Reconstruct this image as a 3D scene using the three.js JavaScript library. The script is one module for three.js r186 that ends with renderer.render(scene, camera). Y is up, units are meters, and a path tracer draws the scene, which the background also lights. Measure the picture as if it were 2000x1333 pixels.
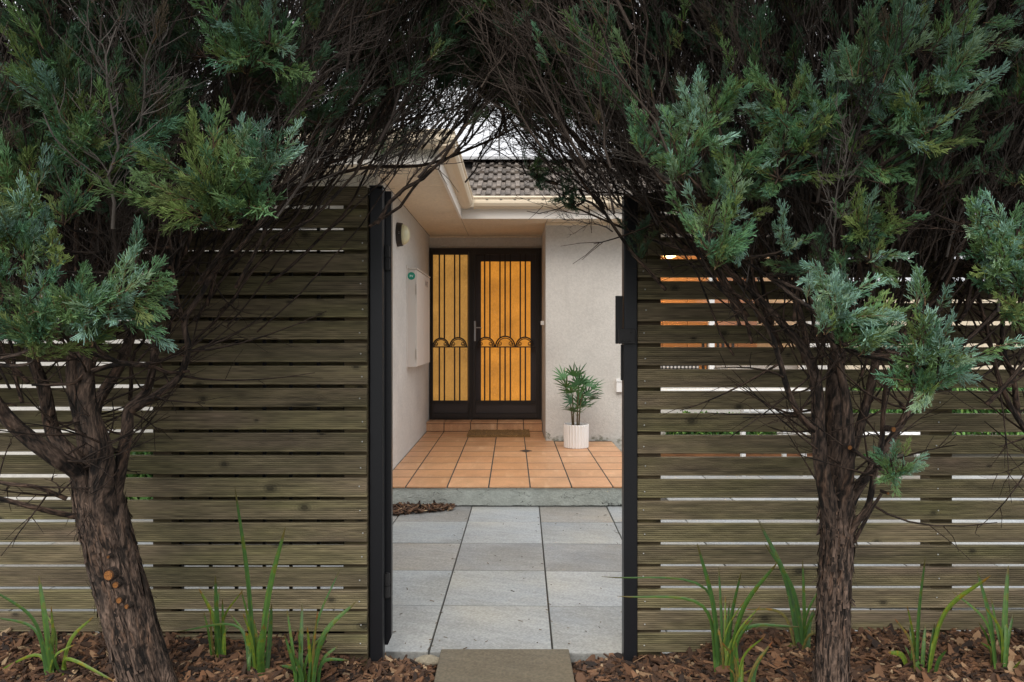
import * as THREE from 'three';
import { RoundedBoxGeometry } from 'three/addons/geometries/RoundedBoxGeometry.js';
import { mergeGeometries } from 'three/addons/utils/BufferGeometryUtils.js';
import { RectAreaLightUniformsLib } from 'three/addons/lights/RectAreaLightUniformsLib.js';

// ───────────────────────── camera, sky, sun, exposure ─────────────────────────
const F = 1390, EYE = 1.28;                       // focal length in 2000-px units, eye height in metres
const scene = new THREE.Scene();
const camera = new THREE.PerspectiveCamera(2 * Math.atan(666.5 / F) * 180 / Math.PI, 2000 / 1333, 0.05, 400);
camera.position.set(0, EYE, 0);
camera.lookAt(0, EYE, -10);
camera.setViewOffset(2000, 1333, 0, 14.5, 2000, 1333);
const renderer = new THREE.WebGLRenderer({ antialias: true });
renderer.toneMapping = THREE.LinearToneMapping;
renderer.toneMappingExposure = 1.9;
renderer.shadowMap.enabled = true;

function hash2(x, y, s = 0) { let h = Math.imul(x | 0, 374761393) ^ Math.imul(y | 0, 668265263) ^ Math.imul(s | 0, 974711); h = Math.imul(h ^ (h >>> 13), 1274126177); return ((h ^ (h >>> 16)) >>> 0) / 4294967296; }
function vnoise(x, y, px = 0, py = 0, s = 0) {   // value noise, tiling after px, py cells when given
  const ix = Math.floor(x), iy = Math.floor(y), fx = x - ix, fy = y - iy, u = fx * fx * (3 - 2 * fx), v = fy * fy * (3 - 2 * fy);
  const w = (i, n) => n ? ((i % n) + n) % n : i;
  const a = hash2(w(ix, px), w(iy, py), s), b = hash2(w(ix + 1, px), w(iy, py), s), c = hash2(w(ix, px), w(iy + 1, py), s), d = hash2(w(ix + 1, px), w(iy + 1, py), s);
  return (a + (b - a) * u) * (1 - v) + (c + (d - c) * u) * v;
}
function fbm(x, y, px, py, o = 4, s = 0) { let t = 0, a = 0.5, n = 0; for (let i = 0; i < o; i++) { t += a * vnoise(x, y, px, py, s + i * 17); n += a; a *= 0.5; x *= 2; y *= 2; px *= 2; py *= 2; } return t / n; }
function mulberry(a) { return () => { a = (a + 0x6d2b79f5) | 0; let t = Math.imul(a ^ (a >>> 15), 1 | a); t = (t + Math.imul(t ^ (t >>> 7), 61 | t)) ^ t; return ((t ^ (t >>> 14)) >>> 0) / 4294967296; }; }

{ // overcast sky: the standard overcast distribution (zenith three times the horizon) with faint cloud texture
  const W = 512, H = 256, data = new Float32Array(W * H * 4);
  for (let j = 0; j < H; j++) for (let i = 0; i < W; i++) {
    const el = ((j + 0.5) / H - 0.5) * Math.PI, k = (j * W + i) * 4;
    const L = el > 0 ? 1.3 * (1 + 2 * Math.sin(el)) / 3 : 0.18;
    const c = el > 0 ? 0.92 + 0.16 * fbm(i / W * 8, j / H * 10, 8, 10, 4, 5) : 1;
    data[k] = L * c * 0.985; data[k + 1] = L * c * 0.995; data[k + 2] = L * c * 1.03; data[k + 3] = 1;
  }
  const sky = new THREE.DataTexture(data, W, H, THREE.RGBAFormat, THREE.FloatType);
  sky.mapping = THREE.EquirectangularReflectionMapping; sky.magFilter = sky.minFilter = THREE.LinearFilter; sky.needsUpdate = true;
  scene.background = sky; scene.environment = sky;
}
const sun = new THREE.DirectionalLight(0xfff4e6, 0.9);
sun.position.set(-2, 9, 4); sun.target.position.set(0, 0, -5);
sun.castShadow = true; sun.shadow.radius = 60; sun.shadow.mapSize.set(2048, 2048);
Object.assign(sun.shadow.camera, { left: -12, right: 12, top: 12, bottom: -12, near: 0.5, far: 40 });
scene.add(sun, sun.target);

// ───────────────────────── helpers ─────────────────────────
const V = (x, y, z) => new THREE.Vector3(x, y, z);
const at = (px, py, d) => V((px - 1000) / F * d, EYE - (py - 652) / F * d, -d);     // where a point seen at a pixel stands, given its distance
const sm = (a, b, x) => { const t = Math.min(1, Math.max(0, (x - a) / (b - a))); return t * t * (3 - 2 * t); };
const taken = {};
function numbered(n) { taken[n] = (taken[n] ?? -1) + 1; return taken[n] ? `${n}_${String(taken[n]).padStart(3, '0')}` : n; }
function shade(o) { o.traverse((c) => { if (c.isMesh) { c.castShadow = true; c.receiveShadow = true; } }); return o; }
function mesh(name, geo, material, parent) { const m = new THREE.Mesh(geo, material); m.name = name; m.castShadow = m.receiveShadow = true; if (parent) parent.add(m); return m; }
function thing(name, label, category, group) { const g = new THREE.Group(); g.name = numbered(name); g.userData = { label, category }; if (group) g.userData.group = group; scene.add(g); return g; }
function structure(name, label) { const g = new THREE.Group(); g.name = numbered(name); g.userData = { kind: 'structure', label, category: name.replace(/_/g, ' ') }; scene.add(g); return g; }
function planar(geo, ox = 0, oy = 0, s = 1) {      // uv in metres from the axis each face looks along
  if (geo.index) geo = geo.toNonIndexed();
  const p = geo.attributes.position, n = geo.attributes.normal, uv = new Float32Array(p.count * 2);
  for (let i = 0; i < p.count; i += 3) {
    let nx = 0, ny = 0, nz = 0; for (let k = 0; k < 3; k++) { nx += n.getX(i + k); ny += n.getY(i + k); nz += n.getZ(i + k); }
    nx = Math.abs(nx); ny = Math.abs(ny); nz = Math.abs(nz);
    for (let k = 0; k < 3; k++) {
      const x = p.getX(i + k), y = p.getY(i + k), z = p.getZ(i + k);
      const [u, v] = nx > ny && nx > nz ? [z, y] : ny > nz ? [x, z] : [x, y];
      uv[(i + k) * 2] = u * s + ox; uv[(i + k) * 2 + 1] = v * s + oy;
    }
  }
  geo.setAttribute('uv', new THREE.BufferAttribute(uv, 2));
  return geo;
}
// axis-aligned box from corner to corner (x, y, distance in front of the camera), optionally with eased edges
function box(x0, x1, y0, y1, d0, d1, r = 0, ox = 0, oy = 0) {
  const w = x1 - x0, h = y1 - y0, d = d1 - d0;
  let g = r ? new RoundedBoxGeometry(w, h, d, 1, Math.min(r, w / 2.01, h / 2.01, d / 2.01)) : new THREE.BoxGeometry(w, h, d);
  g.translate((x0 + x1) / 2, (y0 + y1) / 2, -(d0 + d1) / 2);
  return planar(g, ox, oy);
}
function merge(list) { return mergeGeometries(list.map((g) => { const k = g.index ? g.toNonIndexed() : g; for (const n of Object.keys(k.attributes)) if (!['position', 'normal', 'uv'].includes(n)) k.deleteAttribute(n); return k; })); }
function texture(w, h, fn, srgb = true, rep = [1, 1]) {
  const data = new Uint8Array(w * h * 4);
  for (let j = 0; j < h; j++) for (let i = 0; i < w; i++) {
    const c = fn(i / w, j / h, i, j), k = (j * w + i) * 4;
    const a = typeof c === 'number' ? [c, c, c] : c;
    for (let q = 0; q < 3; q++) data[k + q] = Math.max(0, Math.min(255, a[q] * 255));
    data[k + 3] = 255;
  }
  const t = new THREE.DataTexture(data, w, h, THREE.RGBAFormat);
  t.wrapS = t.wrapT = THREE.RepeatWrapping; t.magFilter = THREE.LinearFilter; t.minFilter = THREE.LinearMipmapLinearFilter; t.generateMipmaps = true;
  if (srgb) t.colorSpace = THREE.SRGBColorSpace;
  t.repeat.set(rep[0], rep[1]); t.needsUpdate = true;
  return t;
}
const rgb = (r, g, b) => new THREE.Color().setRGB(r, g, b);
function std(r, g, b, o = {}) { return new THREE.MeshStandardMaterial({ color: rgb(r, g, b), roughness: 0.85, ...o }); }

class Acc {                                        // collects tapered tubes and ribbons into one geometry
  constructor() { this.p = []; this.n = []; this.u = []; this.i = []; }
  tube(pts, rad, sides = 3, bark = null) {
    const n = pts.length, base = this.p.length / 3; let ref = null, len = 0;
    for (let k = 0; k < n; k++) {
      const t = pts[Math.min(n - 1, k + 1)].clone().sub(pts[Math.max(0, k - 1)]).normalize();
      if (!ref) { ref = Math.abs(t.y) < 0.9 ? V(0, 1, 0) : V(1, 0, 0); }
      const b = t.clone().cross(ref).normalize(), a = b.clone().cross(t).normalize(); ref = a;
      if (k) len += pts[k].distanceTo(pts[k - 1]);
      const r = typeof rad === 'function' ? rad(k / (n - 1)) : rad[k];
      for (let s = 0; s <= sides; s++) {
        const w = s / sides * Math.PI * 2, c = Math.cos(w), q = Math.sin(w);
        const rr = bark ? r * (1 + bark(w, len, r)) : r;
        const nx = a.x * c + b.x * q, ny = a.y * c + b.y * q, nz = a.z * c + b.z * q;
        this.p.push(pts[k].x + nx * rr, pts[k].y + ny * rr, pts[k].z + nz * rr); this.n.push(nx, ny, nz); this.u.push(s / sides * Math.max(0.05, 6.28 * r), len);
      }
    }
    const m = sides + 1;
    for (let k = 0; k < n - 1; k++) for (let s = 0; s < sides; s++) { const q = base + k * m + s; this.i.push(q, q + 1, q + m, q + 1, q + m + 1, q + m); }
    return this;
  }
  build(recompute = false) {
    const g = new THREE.BufferGeometry();
    g.setAttribute('position', new THREE.Float32BufferAttribute(this.p, 3)); g.setAttribute('normal', new THREE.Float32BufferAttribute(this.n, 3)); g.setAttribute('uv', new THREE.Float32BufferAttribute(this.u, 2));
    g.setIndex(this.i); if (recompute) g.computeVertexNormals();
    return g;
  }
}
const spline = (pts, n) => new THREE.CatmullRomCurve3(pts, false, 'centripetal').getPoints(n);

// ───────────────────────── materials ─────────────────────────
const timberMap = texture(2048, 512, (u, v, i, j) => {      // 2 m by 0.5 m of weathered pine: streaks, darker runs, knots
  let warp = 0, knot = 0, kn = 1;
  for (let k = 0; k < 11; k++) {
    const kx = hash2(k, 1, 3) * 2, ky = hash2(k, 2, 3) * 0.5; let dx = Math.abs(u * 2 - kx), dy = v * 0.5 - ky; dx = Math.min(dx, 2 - dx); if (Math.abs(dy) > 0.25) dy -= Math.sign(dy) * 0.5;
    const R = 0.006 + 0.008 * hash2(k, 3, 3), q = Math.hypot(dx / 1.5, dy) / R;
    warp += dy * Math.exp(-((dx / 0.07) ** 2 + (dy / 0.02) ** 2)) * 26;
    if (q < 4) { kn *= 1 - 0.5 * Math.exp(-q * q * 0.9); knot += 0.16 * Math.exp(-q) * Math.sin(q * 9); }
  }
  const g = fbm(u * 8, v * 90 + warp * 2, 8, 90, 4, 1), f = fbm(u * 40, v * 200 + warp * 4, 40, 200, 2, 9), bl = fbm(u * 9, v * 7, 9, 7, 4, 21), st = fbm(u * 6, v * 40, 6, 40, 3, 33);
  let t = 0.72 + (g - 0.5) * 0.2 + (f - 0.5) * 0.34 + (bl - 0.5) * 0.2 + knot;
  if (st > 0.68) t -= (st - 0.68) * 1.2;
  t *= kn;
  const green = fbm(u * 4, v * 8, 4, 8, 3, 77) - 0.5;
  return [t * (1.0 - green * 0.1), t * 0.965, t * (0.86 - green * 0.2)];
}, true, [0.5, 2]);
const timberBump = texture(1024, 256, (u, v) => fbm(u * 10, v * 60, 10, 60, 4, 1) * 0.7 + 0.3 * fbm(u * 60, v * 120, 60, 120, 2, 4), false, [0.5, 2]);
const tones = [[0.430, 0.392, 0.285], [0.365, 0.335, 0.242], [0.485, 0.440, 0.322], [0.400, 0.360, 0.262]];
const M = {};
M.boards = tones.map((c) => std(...c, { map: timberMap, bumpMap: timberBump, bumpScale: 0.0012, roughness: 0.82 }));
M.post = std(0.20, 0.165, 0.105, { map: timberMap, roughness: 0.9 });
M.steel = std(0.012, 0.013, 0.016, { roughness: 0.38, metalness: 0.1 });
M.steelDull = std(0.018, 0.018, 0.019, { roughness: 0.6, bumpMap: texture(128, 128, (u, v) => fbm(u * 24, v * 24, 24, 24, 3, 2), false, [8, 8]), bumpScale: 0.0006 });
M.nail = std(0.6, 0.6, 0.58, { roughness: 0.35, metalness: 0.7 });
const renderMap = texture(1024, 1024, (u, v) => { const a = fbm(u * 5, v * 5, 5, 5, 5, 3), b = fbm(u * 120, v * 120, 120, 120, 2, 8), s = fbm(u * 30, v * 2, 30, 2, 3, 12); const t = 0.93 + (a - 0.5) * 0.1 + (b - 0.5) * 0.08 - Math.max(0, s - 0.7) * 0.1; return [t, t * 0.99, t * 0.975]; }, true, [0.5, 0.5]);
const renderBump = texture(512, 512, (u, v) => 0.6 * fbm(u * 90, v * 90, 90, 90, 3, 6) + 0.4 * fbm(u * 24, v * 24, 24, 24, 3, 7), false, [1.4, 1.4]);
M.render = std(0.72, 0.715, 0.695, { map: renderMap, bumpMap: renderBump, bumpScale: 0.0035, roughness: 0.95 });
M.cream = std(0.72, 0.62, 0.47, { roughness: 0.42, bumpMap: texture(64, 256, (u, v) => fbm(u * 2, v * 6, 2, 6, 3, 3), false, [2, 2]), bumpScale: 0.0015 });
M.soffit = std(0.90, 0.80, 0.64, { roughness: 0.9, bumpMap: renderBump, bumpScale: 0.001, map: renderMap });
M.fascia = std(0.80, 0.765, 0.71, { roughness: 0.55 });
M.doorBlack = std(0.016, 0.012, 0.011, { roughness: 0.5 });
M.whitePaint = std(0.78, 0.78, 0.77, { roughness: 0.5 });
const tileMap = texture(512, 512, (u, v) => { const a = fbm(u * 6, v * 6, 6, 6, 5, 14), b = fbm(u * 90, v * 90, 90, 90, 2, 15), c = fbm(u * 14, v * 3, 14, 3, 3, 16); const t = 0.90 + (a - 0.5) * 0.17 + (b - 0.5) * 0.12, w = Math.max(0, c - 0.6) * 0.7; return [t + w * 0.3, t * 0.985 + w * 0.55, t * 0.97 + w * 0.75]; }, true, [1.3, 1.3]);
M.terracotta = [[0.74, 0.42, 0.225], [0.70, 0.385, 0.20], [0.77, 0.445, 0.245], [0.72, 0.395, 0.21], [0.68, 0.375, 0.195]].map((c) => std(...c, { map: tileMap, roughness: 0.42, bumpMap: tileMap, bumpScale: 0.0008 }));
M.grout = std(0.05, 0.046, 0.042, { roughness: 1 });
const stoneMap = texture(1024, 1024, (u, v) => {
  const s = u + v * 0.35; const a = fbm(u * 4, v * 4, 4, 4, 5, 41), b = fbm(u * 140, v * 140, 140, 140, 2, 42), c = fbm((u * 3 + v * 9), v * 34 - u * 12, 0, 0, 3, 43), sp = vnoise(u * 200, v * 200, 200, 200, 44);
  let t = 0.89 + (a - 0.5) * 0.15 + (b - 0.5) * 0.20 + (c - 0.5) * 0.10; if (sp > 0.985) t -= 0.16; if (sp < 0.02) t += 0.08;
  const w = fbm(u * 3, v * 3, 3, 3, 4, 55) - 0.5;
  return [t * (1 + w * 0.06), t, t * (1 - w * 0.10)];
}, true, [1, 1]);
const stoneBump = texture(512, 512, (u, v) => 0.5 * fbm(u * 60, v * 60, 60, 60, 3, 51) + 0.5 * fbm(u * 8, v * 22, 8, 22, 3, 52), false, [1.3, 1.3]);
const stone = (c) => std(...c, { map: stoneMap, bumpMap: stoneBump, bumpScale: 0.003, roughness: 0.72 });
M.blue = [[0.420, 0.428, 0.408], [0.44, 0.450, 0.434], [0.40, 0.408, 0.388], [0.46, 0.468, 0.448]].map(stone);
M.tan = [[0.355, 0.342, 0.312], [0.38, 0.358, 0.315], [0.345, 0.338, 0.312]].map(stone);
M.slab = std(0.185, 0.155, 0.105, { map: stoneMap, bumpMap: stoneBump, bumpScale: 0.004, roughness: 0.9 });
const crackH = (u, v) => { const a = fbm(u * 3.1 + 0.4, v * 2 + fbm(u * 8, v * 4, 0, 0, 3, 5), 0, 0, 5, 61); const r = Math.abs(a - 0.5); return r; };
const concMap = texture(1024, 128, (u, v) => {
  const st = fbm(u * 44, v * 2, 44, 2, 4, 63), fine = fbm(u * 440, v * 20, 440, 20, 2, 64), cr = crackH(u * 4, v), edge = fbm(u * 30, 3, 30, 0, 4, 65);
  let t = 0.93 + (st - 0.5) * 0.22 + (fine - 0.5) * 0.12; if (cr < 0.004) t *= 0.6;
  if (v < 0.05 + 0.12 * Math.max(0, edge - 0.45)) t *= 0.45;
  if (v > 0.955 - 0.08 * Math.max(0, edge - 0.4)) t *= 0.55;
  return [t * 0.985, t, t * 0.98];
}, true, [1, 1]);
const concBump = texture(1024, 128, (u, v) => 0.35 * fbm(u * 300, v * 14, 300, 14, 3, 66) + 0.45 * fbm(u * 44, v * 2, 44, 2, 4, 67) + (crackH(u * 4, v) < 0.008 ? 0 : 0.2), false, [1, 1]);
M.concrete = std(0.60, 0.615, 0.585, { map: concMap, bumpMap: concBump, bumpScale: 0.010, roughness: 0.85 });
const barkMap = texture(512, 1024, (u, v) => {
  const w = fbm(u * 6, v * 4, 6, 4, 3, 71) * 1.6; const a = fbm(u * 22 + w * 2, v * 13, 0, 13, 4, 72), f = fbm(u * 60 + w * 5, v * 34, 0, 34, 3, 73), pl = fbm(u * 9, v * 4, 9, 4, 3, 74);
  let t = 0.58 + (a - 0.5) * 0.75 + (f - 0.5) * 0.7; if (a < 0.38) t *= 0.7;
  const red = Math.max(0, pl - 0.55) * 1.2;
  return [t * (0.98 + red * 0.25), t * 0.89, t * (0.83 - red * 0.2)];
}, true, [3.2, 1.7]);
const barkBump = texture(512, 1024, (u, v) => { const w = fbm(u * 6, v * 4, 6, 4, 3, 71) * 1.6; return 0.65 * fbm(u * 22 + w * 2, v * 13, 0, 13, 4, 72) + 0.35 * fbm(u * 60 + w * 5, v * 34, 0, 34, 3, 73); }, false, [3.2, 1.7]);
M.bark = std(0.30, 0.255, 0.222, { map: barkMap, bumpMap: barkBump, bumpScale: 0.02, roughness: 0.95 });
M.limb = std(0.22, 0.185, 0.16, { map: barkMap, bumpMap: barkBump, bumpScale: 0.014, roughness: 0.95 });
M.flake = std(0.32, 0.27, 0.235, { map: barkMap, roughness: 0.95, side: THREE.DoubleSide });
M.cut = std(0.55, 0.22, 0.05, { map: texture(128, 128, (u, v) => { const r = Math.hypot(u - 0.5, v - 0.48) * (1 + 0.25 * fbm(u * 5, v * 5, 5, 5, 3, 4)), k = 0.78 + 0.16 * Math.sin(r * 85) + (fbm(u * 12, v * 12, 12, 12, 3, 8) - 0.5) * 0.4; return r > 0.47 ? [k * 0.45, k * 0.42, k * 0.5] : r < 0.06 ? [k * 0.6, k * 0.5, k * 0.4] : k; }), roughness: 0.7, bumpMap: texture(64, 64, (u, v) => 0.5 + 0.5 * Math.sin(Math.hypot(u - 0.5, v - 0.5) * 90), false), bumpScale: 0.001 });
M.twig = std(1, 1, 1, { roughness: 0.9 });
M.foliage = std(1, 1, 1, { roughness: 0.62 });
M.stem = std(0.17, 0.10, 0.05, { roughness: 0.8 });
M.chip = std(1, 1, 1, { roughness: 0.88, bumpMap: texture(128, 128, (u, v) => fbm(u * 3, v * 30, 3, 30, 3, 81), false), bumpScale: 0.001 });
M.soil = std(0.045, 0.028, 0.018, { roughness: 1 });
const bladeMap = texture(32, 256, (u, v) => { const st = vnoise(u * 16, v * 3, 16, 3, 5), sp = fbm(u * 3, v * 24, 3, 24, 3, 6); const t = 0.78 + 0.3 * (st - 0.5) + 0.25 * (sp - 0.5); if (v > 0.93 - 0.06 * st) return [1, 0.62, 0.5]; if (sp > 0.7) return [1, 0.78, 0.5]; return v < 0.08 + 0.06 * st ? [1, 0.95, 0.9] : [t, t, t * 0.85]; });
M.leaf = [[0.10, 0.23, 0.05], [0.075, 0.19, 0.055], [0.20, 0.32, 0.05], [0.22, 0.20, 0.07]].map((c) => new THREE.MeshPhysicalMaterial({ color: rgb(...c), roughness: 0.5, side: THREE.DoubleSide, map: bladeMap  }));
M.palm = [[0.045, 0.13, 0.045], [0.07, 0.18, 0.055], [0.035, 0.10, 0.04]].map((c) => std(...c, { roughness: 0.45, side: THREE.DoubleSide }));
M.bushLeaf = std(1, 1, 1, { roughness: 0.6, side: THREE.DoubleSide });

// ───────────────────────── ground, mulch, paving ─────────────────────────
const ground = structure('ground', 'bare earth and verge round the house');
{
  const g = new THREE.PlaneGeometry(300, 300, 1, 1); g.rotateX(-Math.PI / 2); g.translate(0, -0.06, -20);
  mesh('ground_sheet', planar(g), std(0.10, 0.095, 0.075, { map: stoneMap, roughness: 1 }), ground);
}
const mulchH = (x, d) => {
  const side = x < 0 ? sm(-0.54, -0.85, x) : sm(0.55, 0.95, x);
  const slot = 1 - sm(0.22, 0.32, Math.abs(x + 0.03));
  const h = -0.012 + 0.112 * side + 0.03 * sm(0.3, 0.5, Math.abs(x + 0.03)) + (fbm(x * 5 + 40, d * 5 + 40, 0, 0, 4, 3) - 0.5) * 0.05 - slot * 0.03;
  return d > 2.74 ? Math.min(h, h * (1 - sm(2.74, 2.84, d)) - 0.03 * sm(2.74, 2.84, d)) : h;
};
function heightSheet(x0, x1, d0, d1, nx, nd, fn) {
  const g = new THREE.PlaneGeometry(1, 1, nx, nd), p = g.attributes.position;
  for (let i = 0; i < p.count; i++) { const x = x0 + (p.getX(i) + 0.5) * (x1 - x0), d = d0 + (p.getY(i) + 0.5) * (d1 - d0); p.setXYZ(i, x, fn(x, d), -d); }
  g.computeVertexNormals(); return planar(g);
}
function chips(parent, name, count, seed, place, box2) {
  const rnd = mulberry(seed), kinds = [];
  for (let k = 0; k < 4; k++) {
    const g = new THREE.BoxGeometry(1, 1, 1, 3, 1, 1).toNonIndexed(), p = g.attributes.position, bend = (rnd() - 0.5) * 0.9, tap = 0.25 + rnd() * 0.5, tp2 = 0.2 + rnd() * 0.6;
    for (let i = 0; i < p.count; i++) { const x = p.getX(i); const e = x > 0 ? 1 - tap * Math.pow(x * 2, 2) : 1 - tp2 * Math.pow(-x * 2, 2), j = (hash2(Math.round(x * 6), Math.round(p.getZ(i) * 2), k) - 0.5) * 0.35; p.setY(i, p.getY(i) + bend * (x * x - 0.1)); p.setZ(i, p.getZ(i) * e + j); p.setX(i, x + (hash2(Math.round(p.getZ(i) * 2), k, 4) - 0.5) * 0.2); }
    g.computeVertexNormals(); kinds.push(g);
  }
  const pal = [[0.135, 0.070, 0.038], [0.065, 0.036, 0.022], [0.20, 0.105, 0.055], [0.31, 0.19, 0.105], [0.10, 0.050, 0.027], [0.03, 0.019, 0.014], [0.17, 0.082, 0.040], [0.42, 0.30, 0.18]], wts = [0.2, 0.42, 0.55, 0.61, 0.76, 0.90, 0.97, 1];
  const q = new THREE.Quaternion(), e = new THREE.Euler(), m = new THREE.Matrix4();
  kinds.forEach((g, k) => {
    const n = Math.floor(count / 4), im = new THREE.InstancedMesh(g, M.chip, n); im.name = name; im.castShadow = im.receiveShadow = true;
    for (let i = 0; i < n; i++) {
      const [x, y, d] = place(rnd), big = rnd(), L = 0.012 + 0.07 * big * big * big * big + 0.02 * rnd(), w = 0.003 + L * (0.10 + 0.28 * rnd()), t = 0.002 + 0.006 * rnd();
      e.set((rnd() - 0.5) * 1.3, rnd() * 6.28, (rnd() - 0.5) * 1.1); q.setFromEuler(e);
      m.compose(V(x, y + t * 0.4 + rnd() * 0.012, -d), q, V(L, t, w)); im.setMatrixAt(i, m);
      const r = rnd(), c = pal[wts.findIndex((v) => r < v)], b = 0.7 + rnd() * 0.6; im.setColorAt(i, rgb(c[0] * b, c[1] * b, c[2] * b));
    }
    im.userData.kind = 'stuff'; parent.add(im);
  });
}
const bed = structure('mulch_bed', 'bark mulch bed along the foot of the slatted fence');
mesh('soil', heightSheet(-3.4, 3.4, 1.5, 2.86, 120, 40, (x, d) => mulchH(x, d) - 0.006), M.soil, bed);
{
  const mulch = thing('bark_mulch', 'red brown bark chips spread below the slatted fence', 'mulch'); mulch.userData.kind = 'stuff';
  chips(mulch, 'bark_chips', 17000, 11, (r) => { let x, d; do { x = (r() - 0.5) * 5; d = 2.2 + r() * 0.62; } while ((x > -0.30 && x < 0.24) || (d > 2.70 && Math.abs(x) > 0.75 && r() < 0.8)); return [x, mulchH(x, d), d]; });
}
{ // stepping slab before the gateway
  const s = thing('stepping_slab', 'brown concrete stepping slab in the mulch before the gateway', 'paving slab');
  mesh('slab', box(-0.283, 0.227, -0.035, 0.026, 2.22, 2.832, 0.006), M.slab, s);
  const b = thing('mortar_lump', 'pale lump of broken mortar at the left corner of the stepping slab', 'mortar');
  const g = new THREE.IcosahedronGeometry(0.045, 2), p = g.attributes.position;
  for (let i = 0; i < p.count; i++) { const k = 0.7 + 0.6 * vnoise(p.getX(i) * 40 + 9, p.getZ(i) * 40 + p.getY(i) * 30 + 9); p.setXYZ(i, p.getX(i) * k * 1.5, p.getY(i) * k * 0.5, p.getZ(i) * k * 0.8); }
  g.computeVertexNormals(); mesh('lump', planar(g), std(0.42, 0.36, 0.25, { map: stoneMap, roughness: 1 }), b); b.position.set(-0.325, -0.008, -2.80); b.scale.setScalar(0.75);
}
const path = structure('paved_path', 'grey stone paving between the fence and the porch');
{
  mesh('bedding', box(-4.6, 5.6, -0.055, -0.012, 2.86, 7.3), std(0.075, 0.068, 0.055, { map: stoneMap, roughness: 1 }), path);
  const rnd = mulberry(5), P = 0.4985, grp = path, ang = -0.9 * Math.PI / 180;
  const tanCells = new Set(['2,-1', '2,0', '2,1', '4,-1', '4,1', '4,-2']);
  for (let r = 0; r < 9; r++) for (let c = -8; c < 11; c++) {
    let d0 = 2.85 + (r ? P * r - 0.005 : 0), d1 = 2.85 + P * (r + 1) - 0.005, x0 = -0.335 + P * c, x1 = x0 + P;
    if (r === 4 && x0 < 1.2 && x1 > -1.2) d1 = Math.min(d1, 5.275);
    if (r > 4 && x0 < 1.05 && x1 > -4) continue;
    const j = 0.0035, g = box(x0 + j, x1 - j, -0.04, 0, d0 + j, d1 - j, 0.004, rnd() * 9, rnd() * 9);
    const isTan = tanCells.has(`${r},${c}`) || (Math.abs(c) > 2 && rnd() < 0.3), set = isTan ? M.tan : M.blue;
    const m = mesh('paver', g, set[Math.floor(rnd() * set.length)], grp);
    m.position.y = (rnd() - 0.5) * 0.004;
  }
  path.rotation.y = ang; // laid very slightly askew to the fence
  path.position.set(-2.85 * Math.sin(-ang) * 1, 0, 0);
}

{
  const l = thing('leaf_litter', 'scattered dry needles and crumbs of bark on the grey paving', 'litter'); l.userData.kind = 'stuff';
  const rnd = mulberry(91), g = new THREE.BoxGeometry(1, 1, 1, 2, 1, 1), p = g.attributes.position; for (let i = 0; i < p.count; i++) p.setY(i, p.getY(i) + 1.2 * p.getX(i) ** 2);
  g.computeVertexNormals(); const im = new THREE.InstancedMesh(g, M.chip, 80); im.name = 'needles'; im.userData.kind = 'stuff'; const m = new THREE.Matrix4(), q = new THREE.Quaternion();
  for (let i = 0; i < 80; i++) { const joint = i % 3 === 0, d = i % 2 ? 2.87 + rnd() * rnd() * 2.3 : 2.87 + rnd() * 2.3, x = joint ? [-0.332, 0.168, 0.667][Math.floor(rnd() * 3)] + (rnd() - 0.5) * 0.03 : -0.6 + rnd() * 1.25; q.setFromAxisAngle(V(0, 1, 0), rnd() * 6.28); const L = 0.006 + rnd() * rnd() * 0.028; m.compose(V(x, 0.004, -d), q, V(L, 0.0016, 0.0015 + rnd() * 0.003)); im.setMatrixAt(i, m); const b = 0.03 + rnd() * 0.12; im.setColorAt(i, rgb(b * 1.3, b * 0.85, b * 0.5)); }
  l.add(im);
}
// ───────────────────────── fence and gate ─────────────────────────
const reed = [];                                   // cross-section of a reeded decking board, 70 by 21 mm
{
  const n = 8, H = 0.070; reed.push([0, 0.021], [0, 0.003], [0.002, 0.0005]);
  for (let k = 0; k < n; k++) { const a = 0.004 + (H - 0.008) * k / n, w = (H - 0.008) / n; reed.push([a + w * 0.05, 0], [a + w * 0.50, 0], [a + w * 0.58, 0.0045], [a + w * 0.97, 0.0045]); }
  reed.push([H - 0.004, 0], [H - 0.002, 0.0005], [H, 0.003], [H, 0.021]);
}
function boardGeo(x0, x1, seed) {
  const rnd = mulberry(seed * 77 + 3), pos = [], uv = [], ou = rnd() * 2, ov = rnd() * 0.5, n = reed.length, s = 0.0008;
  const put = (x, [y, z], v) => { pos.push(x, y, -z); uv.push(x + ou, v + ov); };
  for (let k = 0; k < n; k++) {
    const a = reed[k], b = reed[(k + 1) % n], va = a[0] + a[1], vb = b[0] + b[1];
    put(x0, a, va); put(x1, a, va); put(x1, b, vb); put(x0, a, va); put(x1, b, vb); put(x0, b, vb);
  }
  const shp = reed.map((q) => new THREE.Vector2(q[0], q[1]));
  for (const [ia, ib, ic] of THREE.ShapeUtils.triangulateShape(shp, [])) for (const x of [x0, x1]) { const o = x === x0 ? [ia, ib, ic] : [ia, ic, ib]; for (const k of o) { put(x, reed[k], reed[k][0]); } }
  const g = new THREE.BufferGeometry(); g.setAttribute('position', new THREE.Float32BufferAttribute(pos, 3)); g.setAttribute('uv', new THREE.Float32BufferAttribute(uv, 2)); g.computeVertexNormals();
  return g;
}
const nailGeo = new THREE.SphereGeometry(0.0034, 8, 5, 0, 6.29, 0, 1.3); nailGeo.rotateX(Math.PI / 2);
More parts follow.
